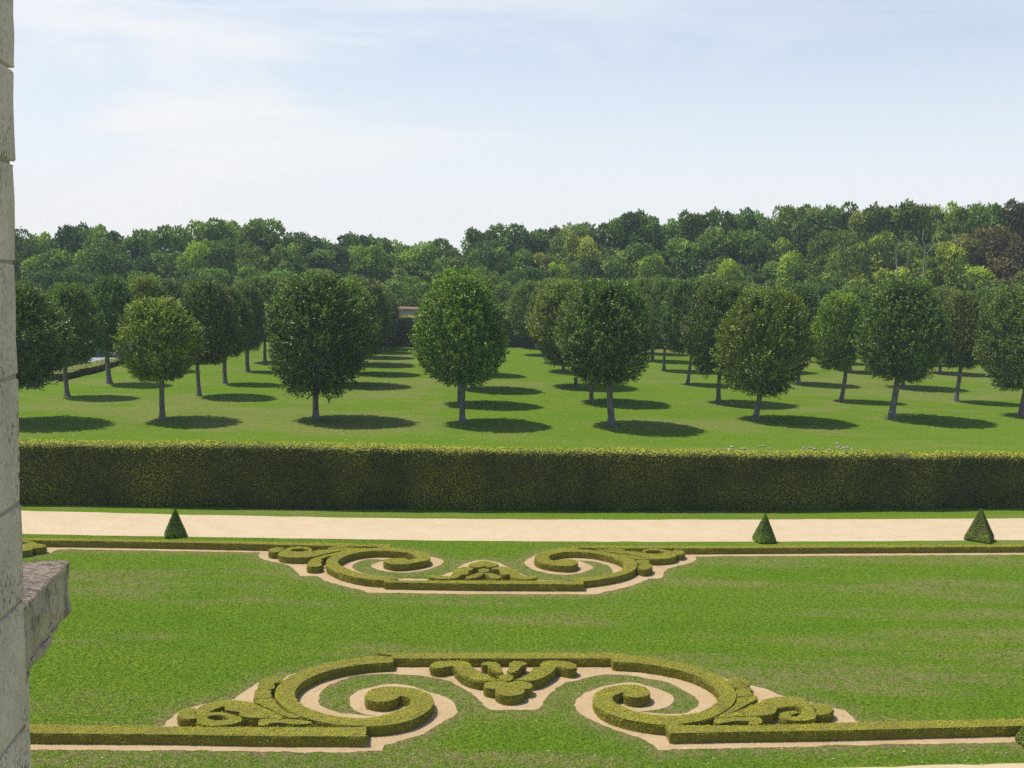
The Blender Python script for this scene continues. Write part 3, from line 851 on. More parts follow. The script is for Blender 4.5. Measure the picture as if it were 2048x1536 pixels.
# far hedge closing the tree lawn
a, b = ground(560, 692), ground(1180, 694)
fh = resample([(a[0], a[1]), (b[0], b[1])], 1.0)
zt = at_depth(830, 634, 0.5 * (a[1] + b[1]))[2]
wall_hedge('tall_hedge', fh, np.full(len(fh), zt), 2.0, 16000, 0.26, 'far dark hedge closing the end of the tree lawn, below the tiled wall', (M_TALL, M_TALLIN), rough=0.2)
# low hedge on the rim of the bank at the left
a, b, c2 = ground(88, 762), ground(150, 747), ground(222, 729)
lh = resample([(p[0] - 0.5, p[1]) for p in (a, b, c2)], 0.4)
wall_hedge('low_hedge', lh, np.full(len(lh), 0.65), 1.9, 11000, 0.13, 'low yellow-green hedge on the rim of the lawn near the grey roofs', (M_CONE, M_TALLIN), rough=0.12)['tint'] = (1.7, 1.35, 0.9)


# ------------------------------------------------------------------ clipped pyramids
def pyramid_mesh(w, h, rot, round_, n):
    """Clipped pyramid: four slightly swollen faces, rounded foot and blunt tip."""
    zs = [0, 0.06, 0.16, 0.4, 0.7, 0.93, 1.0]
    rs = [0.93, 1.0, 0.93, 0.655, 0.34, 0.095, 0.02]
    m = 32
    rows = []
    for z, r in zip(zs, rs):
        th = np.arange(m) * 2 * math.pi / m + rot
        k = 1 / np.maximum(abs(np.cos(th - rot)), abs(np.sin(th - rot)))
        k = k * (1 - round_) + 1.12 * round_
        P = np.column_stack([np.cos(th) * k * r * w / 2, np.sin(th) * k * r * w / 2, np.full(m, z * h)])
        rows.append(P)
    V = np.concatenate(rows)
    V[:, :2] *= 1 + 0.06 * (hash_noise(V + 7, 4.5, 61) - 0.5)[:, None]
    ii = np.arange(len(V)).reshape(len(zs), m)
    jj = np.roll(ii, -1, 1)
    Q = np.stack([ii[:-1], jj[:-1], jj[1:], ii[1:]], -1).reshape(-1, 4)
    T = np.concatenate([Q[:, [0, 1, 2]], Q[:, [0, 2, 3]]])
    P, N_, area = sample_tris(V, T, n)
    LV, LF, tone = leaf_skin(P, N_, 0.042, 0.018, 63, tf=3)
    return arrays_mesh('clipped_pyramid', np.concatenate([V, LV]), np.concatenate([Q, LF + len(V)]),
                       vals=np.concatenate([np.full(len(Q), 0.2), tone]), matidx=np.concatenate([np.ones(len(Q)), np.zeros(len(LF))]))


for (bx, by, wpx, ty, rot, rd, tint, lab) in (
        (344, 1077, 47, 1017, 0.35, 0.25, (1.0, 1.0, 1.0), 'dark green clipped pyramid left on the walk, nearest the stone wall'),
        (1533, 1088, 48, 1027, 0.2, 0.55, (1.1, 1.12, 1.0), 'bushy rounded green topiary cone on the grass edge of the gravel walk'),
        (1969, 1086, 54, 1016, 0.95, 0.04, (1.35, 1.1, 1.15), 'sharp-edged olive clipped pyramid near the right end of the gravel walk'),
        (2096, 1507, 72, 1395, 0.5, 0.3, (1.05, 1.05, 1.0), 'near topiary cone cut off by the right edge, beside the foreground hedge')):
    g = ground(bx, by)
    dist = np.linalg.norm(g - np.array([0, 0, EYE]))
    w = 0.80 * wpx * dist / FOC
    zz = np.linspace(0.5, 4, 400)
    yy = np.array([project((g[0], g[1] + w * 0.5, z))[1] for z in zz])
    h = zz[np.argmin(abs(yy - ty))]
    o = link('clipped_pyramid', pyramid_mesh(w, h, rot, rd, 5200), (M_CONE, M_TALLIN))
    o.location = (g[0], g[1] + w * 0.5, 0)
    o['tint'] = tint
    tag(o, lab, 'topiary', 'clipped pyramids along the walks')


# ------------------------------------------------------------------ trees
def tube(path, radii, m=8):
    """Tapered tube along a path -> V, Q."""
    path = np.asarray(path, float)
    t = unit(np.gradient(path, axis=0))
    ref = np.array([0.31, 0.95, 0.07])
    s = unit(np.cross(t, ref)); b = np.cross(t, s)
    th = np.arange(m) * 2 * math.pi / m
    V = (path[:, None] + (s[:, None] * np.cos(th)[None, :, None] + b[:, None] * np.sin(th)[None, :, None]) * np.asarray(radii)[:, None, None]).reshape(-1, 3)
    ii = np.arange(len(V)).reshape(len(path), m)
    jj = np.roll(ii, -1, 1)
    Q = np.stack([ii[:-1], jj[:-1], jj[1:], ii[1:]], -1).reshape(-1, 4)
    return V, Q


def tubes_mesh(name, parts):
    VV, QQ, off = [], [], 0
    for V, Q in parts:
        VV.append(V); QQ.append(Q + off); off += len(V)
    return arrays_mesh(name, np.concatenate(VV), np.concatenate(QQ), smooth=True)


def clipped_crown(seed, widest=0.42, tip=0.85, rag=0.0, outer=1500, inner=1500, per=15):
    """Unit clipped crown: radius 1, height 0..1 (z): leafy shoots standing out of a dense inner mass."""
    r = np.random.default_rng(seed)
    n = outer + inner
    z = 0.05 + 0.88 * r.random(n) ** 0.95
    th = r.random(n) * 2 * math.pi
    lo = np.sqrt(np.clip(1 - ((widest - z) / widest) ** 2, 0, 1)) ** 1.45
    hi = np.sqrt(np.clip(1 - ((z - widest) / (1 - widest)) ** 2, 0, 1)) ** tip
    prof = np.maximum(np.where(z < widest, lo, hi), 0.02)
    isout = np.arange(n) < outer
    q = np.column_stack([np.cos(th) * 2, np.sin(th) * 2, z * 5]) + seed * 3.1
    lump = 0.22 * (hash_noise(q, 0.45, seed + 9) - 0.5) + 0.24 * (hash_noise(q, 1.0, seed) - 0.5) + 0.20 * (hash_noise(q, 2.6, seed + 1) - 0.5)
    rad = prof * np.where(isout, r.uniform(0.86, 1.0, n), r.uniform(0.35, 0.86, n)) * (1 + lump)
    C = np.column_stack([np.cos(th) * rad, np.sin(th) * rad, z])
    C[:, 2] -= rag * (z < 0.25) * r.random(n) * 0.10
    clump = 0.45 * hash_noise(q, 1.7, seed + 4) + 0.55 * r.random(n)
    slope = (z - widest)
    rd = np.column_stack([np.cos(th), np.sin(th), 0.9 * slope])
    out = np.column_stack([np.cos(th), np.sin(th), 0.9 + 1.3 * slope]) + r.normal(0, 0.25, (n, 3))
    low = z < 0.16
    out[low, 2] -= 0.8 + 1.3 * rag
    out = unit(out)
    L = np.where(isout, r.uniform(0.12, 0.27, n), r.uniform(0.15, 0.3, n)) * (1 + rag * low * 0.5) * (1 + 0.35 * (z > 0.78))
    k = np.linspace(0, 1, per)
    sc = np.array([1, 1, 3.05 / 8.0])          # radial unit ~3.05 m, height unit ~8 m
    P = C[:, None, :] + (out[:, None, :] * (L[:, None] * (k[None] - 0.35))[:, :, None]) * sc
    wid = (0.030 * (1.15 - 0.8 * k))[None, :, None]
    P = (P + r.normal(0, 1, P.shape) * wid * sc).reshape(-1, 3)
    # each spray of leaves faces one way, out and up
    face = unit(rd * 0.55 + np.array([0, 0, 0.75]) + r.normal(0, 0.45, (n, 3)))
    nn = n * per
    nr = unit(np.repeat(face, per, 0) + r.normal(0, 0.33, (nn, 3)))
    ax = np.repeat(out, per, 0) * 0.7 + r.normal(0, 0.55, (nn, 3))
    LV, LF = leaf_quads(P * np.array([3.05, 3.05, 8.0]), ax, nr, r.uniform(0.12, 0.21, nn), r.uniform(0.07, 0.12, nn))
    tone = np.clip((np.repeat(clump, per) - 0.5) * 1.0 + 0.34 + np.tile(k, n) * 0.30 - 0.10 + r.normal(0, 0.10, nn), 0, 1)
    return arrays_mesh('crown', LV, LF, vals=tone)


CROWNS = [clipped_crown(11, 0.42, 1.6, 0.7), clipped_crown(12, 0.42, 1.4, 0.0), clipped_crown(13, 0.42, 1.5, 0.3), clipped_crown(14, 0.42, 1.35, 0.2),
          clipped_crown(15, 0.38, 1.6, 0.2), clipped_crown(16, 0.44, 1.3, 0.1), clipped_crown(17, 0.39, 1.7, 0.1), clipped_crown(18, 0.44, 1.35, 0.4)]
for me in CROWNS:
    me.materials.append(M_LEAF)


def trunk_mesh(seed, h=4.4, r0=0.21, lean=0.0):
    r = np.random.default_rng(seed)
    zz = np.array([-0.15, 0.05, 0.25, 0.6, 1.2, 2.0, 2.8, h * 0.8, h])
    fl = np.array([1.75, 1.5, 1.2, 1.02, 0.96, 0.92, 0.85, 0.75, 0.55])
    x = lean * (zz / 2.6) + 0.05 * np.sin(zz * 1.3 + seed)
    y = 0.04 * np.sin(zz * 1.7 + seed * 2)
    parts = [tube(np.column_stack([x, y, zz]), r0 * fl, 10)]
    for k in range(6):
        a = k * 1.05 + r.random()
        z0 = r.uniform(2.7, 3.9)
        x0 = np.interp(z0, zz, x)
        p0 = np.array([x0, 0, z0])
        dirn = np.array([math.cos(a), math.sin(a), 1.1])
        parts.append(tube([p0, p0 + dirn * 0.8, p0 + dirn * 1.5 + np.array([0, 0, 0.4])], [r0 * 0.4, r0 * 0.28, r0 * 0.1], 6))
    return tubes_mesh('trunk', parts)


TRUNKS = {}
for i, ln in enumerate((-0.25, -0.12, 0.0, 0.1, 0.22, 0.45)):
    me = trunk_mesh(i + 1, lean=ln)
    me.materials.append(M_BARK)
    TRUNKS[ln] = me


def clipped_tree(x, y, hw, top, bot, shift, var, tint, lean, label, group, rz=0.0, tr=1.0):
    z0 = float(terrain_z(np.array(x), np.array(y)))
    e = empty('clipped_tree', (x, y, z0))
    tag(e, label, 'tree', group)
    t = bpy.data.objects.new('trunk', TRUNKS[lean]); COL.objects.link(t); t.parent = e
    t.scale = (tr, tr, max(1.0, (bot + 2.0) / 4.4))
    cr = bpy.data.objects.new('crown', CROWNS[var]); COL.objects.link(cr); cr.parent = e
    cr.location = (shift, 0, bot)
    cr.scale = (hw / 3.05, hw / 3.05, (top - bot) / 8.0)
    cr.rotation_euler = (random.uniform(-0.06, 0.06), random.uniform(-0.06, 0.06), rz)
    cr['tint'] = tint
    return e


DARK, BLUE, MID, VIV, YEL, OLI, GRY = ((0.72, 0.90, 0.8), (0.72, 0.92, 1.1), (0.92, 1.05, 0.8), (1.02, 1.30, 0.75), (1.38, 1.42, 0.8), (1.08, 1.13, 0.8), (0.95, 1.05, 1.4))
G_TREE = 'clipped standard trees on the lawn'
# base px, base py, crown left, right, top, bottom px, shape, tint, trunk lean, label
FRONT = [
    (22, 842, -70, 131, 560, 778, 2, DARK, 0.0, 'dark clipped tree in the front row, half hidden by the stone wall'),
    (325, 838, 240, 396, 593, 766, 1, YEL, 0.0, 'smallest front-row clipped tree, with a bright yellow-green crown and straight thin trunk'),
    (632, 838, 532, 735, 541, 782, 0, DARK, 0.0, 'dark clipped tree with a broad ragged crown, third from the wall in the front row'),
    (925, 847, 833, 1016, 549, 773, 6, VIV, 0.0, 'vivid green clipped tree with a pointed egg crown at the middle of the front row'),
    (1222, 850, 1120, 1302, 554, 770, 3, BLUE, -0.12, 'dark blue-green clipped tree with thick trunk, right of the vivid green one'),
    (1512, 838, 1432, 1615, 573, 788, 7, OLI, 0.22, 'olive yellowish clipped tree on a leaning pale trunk in the front row'),
    (1785, 836, 1718, 1886, 551, 764, 4, BLUE, 0.1, 'dark grey-green front-row tree with pale scarred trunk, second from the right edge'),
    (2043, 833, 1972, 2125, 566, 780, 2, GRY, 0.1, 'blue-green clipped tree cut by the right edge of the photo, front row'),
]
REST = [
    # second row
    (134, 793, 92, 206, 562, 728, 2, MID, -0.12), (398, 793, 352, 474, 557, 730, 3, DARK, -0.12), (919, 808, None, None, 532, None, 4, VIV, 0.0),
    (1183, 805, 1112, 1262, 566, 745, 3, OLI, 0.0), (1437, 803, 1366, 1502, 561, 748, 7, DARK, 0.0), (1683, 803, 1620, 1728, 582, 745, 1, YEL, 0.22), (1913, 803, 1875, 1979, 580, 740, 6, OLI, 0.1), (2150, 800, None, None, 575, None, 3, MID, 0.0),
    # third row
    (218, 766, 174, 269, 549, 703, 0, BLUE, -0.12), (450, 768, 408, 500, 570, 712, 2, MID, 0.0), (685, 769, 608, 757, 556, 742, 7, OLI, 0.0), (945, 778, None, None, 545, None, 1, MID, 0.0),
    (1152, 774, 1064, 1212, 560, 728, 7, OLI, 0.0), (1376, 768, 1318, 1424, 557, 708, 3, BLUE, 0.22), (1597, 766, 1545, 1650, 563, 720, 3, DARK, 0.0), (1806, 774, None, None, 568, None, 4, DARK, 0.0), (2005, 769, None, None, 575, None, 2, MID, 0.0),
    # fourth row
    (285, 741, 238, 333, 551, 690, 4, YEL, 0.0), (495, 742, 459, 537, 566, 696, 0, DARK, 0.0), (711, 745, 660, 780, 553, 715, 3, MID, 0.0), (938, 748, None, None, 552, None, 2, MID, 0.0), (1127, 742, 1060, 1180, 556, 706, 4, OLI, 0.0),
    (1328, 739, 1282, 1372, 553, 692, 7, MID, 0.0), (1515, 741, None, None, 566, None, 2, BLUE, 0.0), (1700, 744, 1655, 1760, 570, 705, 4, VIV, 0.0), (1880, 747, None, None, 572, None, 3, OLI, 0.0), (2052, 744, None, None, 570, None, 1, VIV, 0.0),
    # fifth row and beyond
    (330, 723, None, None, 556, None, 3, DARK, 0.0), (530, 724, None, None, 548, None, 7, OLI, 0.0), (720, 727, None, None, 556, None, 3, DARK, 0.0), (1108, 726, None, None, 556, None, 4, OLI, 0.0), (1305, 722, None, None, 553, None, 3, MID, 0.0),
    (1480, 724, None, None, 561, None, 1, MID, 0.0), (1640, 726, None, None, 566, None, 2, DARK, 0.0), (1810, 728, None, None, 572, None, 4, MID, 0.0), (1975, 729, None, None, 573, None, 3, VIV, 0.0),
    (728, 714, None, None, 560, None, 5, OLI, 0.0), (1087, 710, 1014, 1108, 560, None, 7, OLI, 0.0), (1290, 707, None, None, 556, None, 2, MID, 0.0), (550, 712, None, None, 552, None, 3, MID, 0.0),
    (738, 703, None, None, 562, None, 3, DARK, 0.0), (1071, 696, 1016, 1100, 562, None, 7, OLI, 0.0), (745, 696, None, None, 565, None, 2, OLI, 0.0), (565, 703, None, None, 552, None, 4, DARK, 0.0),
]


def z_of(px, py, g):
    return at_depth(px, py, g[1])[2]


for k, (bx, by, l, r_, ty, b_, var, tint, lean, lab) in enumerate(FRONT):
    g = ground(bx, by)
    cx = (l + r_) / 2
    hw = 0.5 * (at_depth(r_, 650, g[1])[0] - at_depth(l, 650, g[1])[0])
    xc = at_depth(cx, 660, g[1])[0]
    clipped_tree(g[0], g[1], hw, z_of(cx, ty, g), z_of(cx, b_, g), xc - g[0], var, tint, lean, lab, G_TREE, rz=k * 0.9, tr=1.25 if bx in (1222, 1785) else 0.9 if bx == 325 else 1.05)
WORDS = {DARK: 'dark green', BLUE: 'blue-green', MID: 'mid-green', VIV: 'bright green', YEL: 'yellow-green', OLI: 'olive', GRY: 'grey-green'}
ORD = ['', 'second', 'third', 'fourth', 'fifth', 'sixth', 'seventh', 'eighth', 'ninth', 'tenth', 'eleventh']
BEHIND = [(150, 'left of the small yellow-green front tree'), (480, 'right of the small yellow-green front tree'), (800, 'behind the broad dark front tree'), (1010, 'behind the vivid pointed front tree'),
          (1270, 'behind the blue-green front tree'), (1450, 'left of the leaning front tree'), (1660, 'right of the leaning front tree'), (1850, 'behind the scarred-trunk front tree'), (2300, 'left of the tree at the right edge')]


def row_word(by):
    return 'second row' if by > 785 else 'third row' if by > 757 else 'fourth row' if by > 735 else 'fifth row' if by > 719 else 'sixth row' if by > 706 else 'last row'


seen_labels = {}
for k, (bx, by, l, r_, ty, b_, var, tint, lean) in enumerate(REST):
    g = ground(bx, by)
    cx = (l + r_) / 2 if l is not None else bx + random.uniform(-4, 4)
    hw = 0.5 * (at_depth(r_, 650, g[1])[0] - at_depth(l, 650, g[1])[0]) if l is not None else random.uniform(3.0, 3.5)
    xc = at_depth(cx, 640, g[1])[0]
    top = z_of(cx, ty, g)
    bot = z_of(cx, b_, g) if b_ else random.uniform(2.3, 2.8)
    where = next(w for lim, w in BEHIND if bx < lim)
    lab = '%s clipped tree in the %s, %s' % (WORDS[tint], row_word(by), where)
    clipped_tree(g[0], g[1], hw, top, bot, xc - g[0], var, tuple(t * random.uniform(0.9, 1.1) for t in tint), lean, lab, G_TREE, rz=k * 1.7, tr=random.uniform(0.8, 1.05))


# worn, dry turf round the feet of the trunks
feet = np.array([ground(t[0], t[1])[:2] for t in FRONT + REST])
fr_ = np.random.default_rng(5)
wear = fr_.uniform(0.25, 0.9, len(feet))
feet = feet + fr_.uniform([-1.6, -0.9], [-0.3, 0.1], (len(feet), 2))
far_ = V[:, 1] > 58
for (fx, fy), k in zip(feet, wear):
    q = ((V[far_, 0] - fx) / 1.5) ** 2 + ((V[far_, 1] - fy) / 1.3) ** 2
    dry[far_] = np.maximum(dry[far_], 0.85 * k * np.exp(-q))
wf = 0.6 * hash_noise(V3 * np.array([0.5, 1, 1]), 0.16, 17) + 0.4 * hash_noise(V3 * np.array([0.5, 1.6, 1]), 0.6, 18)
dry = np.maximum(dry, np.clip((wf - 0.50) * 2.6, 0, 0.45) * far_)
da = lawn_me.attributes.new('dry', 'FLOAT', 'POINT')
da.data.foreach_set('value', dry.astype(np.float32))



# ------------------------------------------------------------------ woodland behind
def wood_crown(seed, blobs=20, tall=1.0, quads=17000, droop=0.0, leaf=0.46, airy=0.0):
    """Woodland crown about 9 m wide and 12 m high, base at z=0: leaf sprays over many overlapping boughs."""
    r = np.random.default_rng(seed)
    B = []
    for k in range(blobs):
        z = (k + r.random()) / blobs
        env = math.sqrt(max(0.03, 1 - ((z - 0.40) / 0.70) ** 2))
        a = r.random() * 6.283 + k * 2.4
        rr = 3.6 * env * math.sqrt(r.uniform(0.15, 1.0))
        R = r.uniform(1.2, 2.2) * (1.12 - 0.36 * z)
        B.append((rr * math.cos(a), rr * math.sin(a), z * 11.0 * tall + 0.4, R, R * r.uniform(0.6, 0.85)))
    B = np.array(B)
    w = (B[:, 3] ** 2)
    k = r.choice(len(B), quads, p=w / w.sum())
    dv = unit(r.normal(size=(quads, 3)) + np.array([0, 0, 0.35]))
    shell = r.uniform(0.72, 1.06, quads)
    sub = 1 + 0.45 * (hash_noise(dv * 2.2 + k[:, None] * 5.7, 1.6, seed) - 0.5)
    P = B[k, :3] + dv * np.column_stack([B[k, 3], B[k, 3], B[k, 4]]) * (shell * sub)[:, None]
    keep = np.ones(quads, bool)
    for bi in range(len(B)):
        q = (P - B[bi, :3]) / np.array([B[bi, 3], B[bi, 3], B[bi, 4]])
        inside = (q ** 2).sum(1) < 0.36
        keep &= ~(inside & (k != bi))
    keep &= r.random(quads) > airy * hash_noise(P, 0.8, seed + 3)
    P, dv, k = P[keep], dv[keep], k[keep]
    n = len(P)
    ax = r.normal(size=(n, 3)) + dv * 0.5
    ax[:, 2] -= droop
    nr = unit(dv * 0.7 + r.normal(0, 0.6, (n, 3)) + np.array([0, 0, 0.5]))
    LV, LF = leaf_quads(P, ax, nr, leaf * r.uniform(0.6, 1.4, n), leaf * r.uniform(0.4, 0.8, n))
    bt = r.random(len(B))
    tone = np.clip(0.12 + 0.55 * bt[k] + 0.45 * (hash_noise(P, 0.6, seed + 2) - 0.5) + r.normal(0, 0.08, n), 0, 1)
    return arrays_mesh('crown', LV, LF, vals=tone)


WOODS = [wood_crown(31, 44), wood_crown(32, 50), wood_crown(33, 38), wood_crown(34, 46, airy=0.25), wood_crown(35, 42, droop=0.9), wood_crown(36, 54, leaf=0.36)]
for me in WOODS:
    me.materials.append(M_WOOD)


def wood_trunk(seed):
    r = np.random.default_rng(seed)
    zz = np.linspace(-0.3, 12, 8)
    p = np.column_stack([0.25 * np.sin(zz * 0.4 + seed), 0.25 * np.cos(zz * 0.5 + seed), zz])
    parts = [tube(p, np.linspace(0.42, 0.10, 8), 8)]
    for k in range(7):
        a = r.random() * 6.28
        z0 = r.uniform(4, 9)
        q = np.array([np.interp(z0, zz, p[:, 0]), np.interp(z0, zz, p[:, 1]), z0])
        dn = np.array([math.cos(a), math.sin(a), r.uniform(0.4, 1.0)])
        parts.append(tube([q, q + dn * 1.5, q + dn * 2.8 + np.array([0, 0, 0.5])], [0.16, 0.1, 0.04], 6))
    return tubes_mesh('trunk', parts)


WTR = [wood_trunk(s) for s in (1, 2, 3)]
for me in WTR:
    me.materials.append(M_BARKD)

SKYL = np.array([(-120, 458), (33, 455), (100, 462), (128, 473), (150, 446), (220, 447), (300, 463), (350, 452), (400, 432), (450, 430), (500, 433), (535, 445), (570, 466), (600, 450), (640, 468), (700, 466), (760, 463), (800, 483), (850, 479), (880, 484), (905, 470), (940, 452), (1000, 452), (1100, 446), (1200, 430), (1290, 415), (1350, 435), (1420, 411), (1500, 420), (1590, 403), (1700, 401), (1805, 404), (1900, 398), (1960, 411), (2000, 406), (2060, 399), (2200, 400)], float)
sk = lambda x: float(np.interp(x, SKYL[:, 0], SKYL[:, 1]))
edge_y = lambda x: float(np.interp(x, [-100, 300, 800, 1200, 1500, 1800, 2200], [150, 160, 172, 166, 158, 150, 146]))
T_G = [(0.68, 0.88, 0.80), (0.84, 1.02, 0.80), (0.60, 0.80, 0.74), (0.98, 1.12, 0.78), (0.88, 0.98, 0.90)]
NAMES_G = ['dark green', 'mid-green', 'deep green', 'fresh green', 'soft green']
SPECIAL = {'olive': (1.18, 1.10, 0.95), 'copper': (0.72, 0.46, 0.85), 'lime': (1.45, 1.6, 0.8), 'straw': (1.65, 1.45, 1.3), 'yellowish': (1.35, 1.35, 0.75), 'dusky': (0.80, 0.72, 0.95)}
REF = [(150, 'beside the stone wall'), (330, 'above the small yellow-green clipped tree'), (560, 'left of the broad dark clipped tree'), (720, 'over the broad dark clipped tree'), (860, 'above the tiled garden wall'),
       (1050, 'over the vivid green clipped tree'), (1180, 'left above the blue-green clipped tree'), (1330, 'over the blue-green clipped tree'), (1480, 'left of the leaning clipped tree'), (1620, 'over the leaning clipped tree'),
       (1760, 'left of the scarred-trunk clipped tree'), (1900, 'over the scarred-trunk clipped tree'), (2300, 'in the far right corner')]
LEV = {'sky': 'woodland tree on the skyline', 'mid': 'woodland tree in the middle rank', 'low': 'bushy tree at the woodland foot'}
wood_seen = {}


def woodland(px, level, Y, top_px, width_m, var, tint, word, low_base):
    P = at_depth(px, top_px, Y)
    base = float(terrain_z(np.array(P[0]), np.array(P[1])))
    H_ = P[2] - base
    ch = H_ * (0.97 if low_base else 0.92)
    where = next(w for lim, w in REF if px < lim)
    lab = '%s %s, %s' % (word, LEV[level], where)
    e = empty('woodland_tree', (P[0], P[1], base))
    tag(e, lab, 'tree', 'woodland trees behind the tree lawn')
    t = bpy.data.objects.new('trunk', WTR[var % 3]); COL.objects.link(t); t.parent = e
    t.scale = (1, 1, H_ * 0.82 / 12.0)
    cr = bpy.data.objects.new('crown', WOODS[var]); COL.objects.link(cr); cr.parent = e
    cr.location = (0, 0, H_ - ch)
    cr.scale = (width_m / 9.0, width_m / 9.0, ch / 12.3)
    cr.rotation_euler = (0, 0, random.random() * 6.28)
    cr['tint'] = tuple(x * random.uniform(0.92, 1.08) for x in tint)
    return e


def pick(px, level):
    r = random.random()
    if px > 1960:
        return ('copper' if level == 'mid' or r < 0.3 else 'dusky') if level != 'sky' or px > 2020 else 'dark'
    if 1690 < px <= 1960:
        return 'olive' if level == 'sky' else 'dusky' if r < 0.35 and px > 1850 else 'yellowish' if level == 'low' else 'olive' if r < 0.6 else 'g'
    if level == 'low' and r < 0.22:
        return 'yellowish'
    if 1080 < px < 1330 and level == 'mid' and r < 0.5:
        return 'olive'
    return 'g'


def colour(px, level):
    k = pick(px, level)
    if k in SPECIAL:
        return SPECIAL[k], k
    i = 0 if k == 'dark' else random.randrange(5)
    return T_G[i], NAMES_G[i]


x = -90
while x < 2170:                       # the skyline row
    t_, w_ = colour(x, 'sky')
    woodland(x, 'sky', edge_y(x) + 24 + random.uniform(-5, 6), sk(x) + random.uniform(-3, 9), random.uniform(8.5, 12.0), random.choice([0, 1, 2, 3, 5]), t_, w_, False)
    x += random.uniform(48, 74)
x = -80
while x < 2170:                       # a second rank filling in behind the skyline crowns
    t_, w_ = colour(x, 'sky')
    woodland(x, 'sky', edge_y(x) + 36 + random.uniform(-5, 6), sk(x) + random.uniform(4, 16), random.uniform(10.5, 13.5), random.choice([0, 1, 2, 5]), t_, w_, True)
    x += random.uniform(55, 85)
x = -60
while x < 2170:                       # crowns halfway down
    t_, w_ = colour(x, 'mid')
    s_ = sk(x)
    woodland(x, 'mid', edge_y(x) + 11 + random.uniform(-4, 4), s_ + (545 - s_) * random.uniform(0.28, 0.6), random.uniform(8.5, 12.5), random.choice([0, 1, 2, 3, 4, 5]), t_, w_, True)
    x += random.uniform(55, 85)
x = -80
while x < 2170:                       # low front edge
    t_, w_ = colour(x, 'low')
    s_ = sk(x)
    woodland(x, 'low', edge_y(x) + random.uniform(-4, 3), s_ + (560 - s_) * random.uniform(0.72, 1.0), random.uniform(7.0, 10.5), random.choice([0, 1, 2, 3, 4, 5]), t_, w_, True)
    x += random.uniform(50, 80)
for (px, lv, dy, top, wd, var, key) in ((1165, 'mid', 8, 468, 8.5, 3, 'straw'), (1118, 'low', -3, 522, 5.5, 1, 'lime'), (392, 'mid', 5, 478, 8, 3, 'lime'), (1580, 'low', -4, 500, 6.5, 4, 'lime'), (1310, 'low', -3, 508, 7, 4, 'yellowish'),
                                        (1890, 'low', -4, 482, 8, 4, 'yellowish'), (1455, 'low', -3, 520, 7, 0, 'lime')):
    woodland(px, lv, edge_y(px) + dy, top, wd, var, SPECIAL[key], 'standout ' + key, True)


# two bleached dead trees among the right-hand crowns
def dead_tree(Y, segs, label):
    pts0 = at_depth(*segs[0][0], Y)
    base = np.array([pts0[0], Y, 0.0])
    parts = []
    for si, s in enumerate(segs):
        P = np.array([at_depth(px, py, Y + 0.4 * math.sin(i * 1.7 + si)) for i, (px, py) in enumerate(s)]) - base
        if si == 0:
            P = np.vstack([[0, 0, -0.2], P])
        parts.append(tube(P, np.linspace(0.11 if si == 0 else 0.06, 0.03, len(P)), 7))
    me = tubes_mesh('dead_tree', parts)
    o = link('dead_tree', me, M_DEAD)
    o.location = base
    tag(o, label, 'tree')


dead_tree(140, [[(1846, 560), (1848, 522), (1851, 492), (1845, 478), (1847, 462)], [(1857, 503), (1868, 491), (1877, 486), (1877, 480)], [(1852, 480), (1854, 466)]], 'bleached dead tree with a kinked white stem over the scarred-trunk clipped tree')
dead_tree(141, [[(1794, 545), (1792, 505), (1790, 488)], [(1793, 500), (1800, 485), (1804, 480)], [(1815, 540), (1816, 508), (1804, 488)], [(1818, 505), (1824, 492)]], 'grey dead tree with several bare upright stems in the right-hand wood')

# ------------------------------------------------------------------ far garden wall with tiles
Yw = ground(830, 690)[1] + 7
L_, R_ = at_depth(700, 620, Yw), at_depth(1150, 628, Yw)
ztop = at_depth(825, 619, Yw)[2]
gw = empty('garden_wall', ((L_[0] + R_[0]) / 2, Yw, 0))
tag(gw, 'pale plastered garden wall with a red tile coping beyond the far hedge', 'wall')


def box(bm, x0, x1, y0, y1, z0, z1):
    vs = [bm.verts.new(p) for p in ((x0, y0, z0), (x1, y0, z0), (x1, y1, z0), (x0, y1, z0), (x0, y0, z1), (x1, y0, z1), (x1, y1, z1), (x0, y1, z1))]
    for f in ((3, 2, 1, 0), (4, 5, 6, 7), (0, 1, 5, 4), (1, 2, 6, 5), (2, 3, 7, 6), (3, 0, 4, 7)):
        bm.faces.new([vs[i] for i in f])
    return vs


def bm_obj(name, bm, mats, parent=None):
    bmesh.ops.recalc_face_normals(bm, faces=bm.faces)
    me = bpy.data.meshes.new(name)
    bm.to_mesh(me); bm.free()
    return link(name, me, mats, parent)


hwid = (R_[0] - L_[0]) / 2
bm = bmesh.new(); box(bm, -hwid, hwid, 0, 0.5, -0.3, ztop)
bm_obj('wall', bm, plain_material('lime_plaster', (0.40, 0.37, 0.30), 0.9, 0.15, 0.8), gw)
bm = bmesh.new()
n = int(2 * hwid / 0.35)
for k in range(n):
    x0 = -hwid + k * 0.35
    for sgn in (-1, 1):
        a = (x0, 0.25 + sgn * 0.55, ztop + 0.02); b = (x0 + 0.34, 0.25 + sgn * 0.55, ztop + 0.02)
        cc = (x0 + 0.34, 0.25, ztop + 0.36); dd = (x0, 0.25, ztop + 0.36)
        lo = [bm.verts.new(p) for p in (a, b, cc, dd)]
        hi = [bm.verts.new((p[0], p[1], p[2] + 0.06)) for p in (a, b, cc, dd)]
        bm.faces.new(hi); bm.faces.new(lo[::-1])
        for i in range(4):
            bm.faces.new((lo[i], lo[(i + 1) % 4], hi[(i + 1) % 4], hi[i]))
bm_obj('tile_coping', bm, plain_material('red_tiles', (0.24, 0.135, 0.10), 0.85, 0.35, 2), gw)

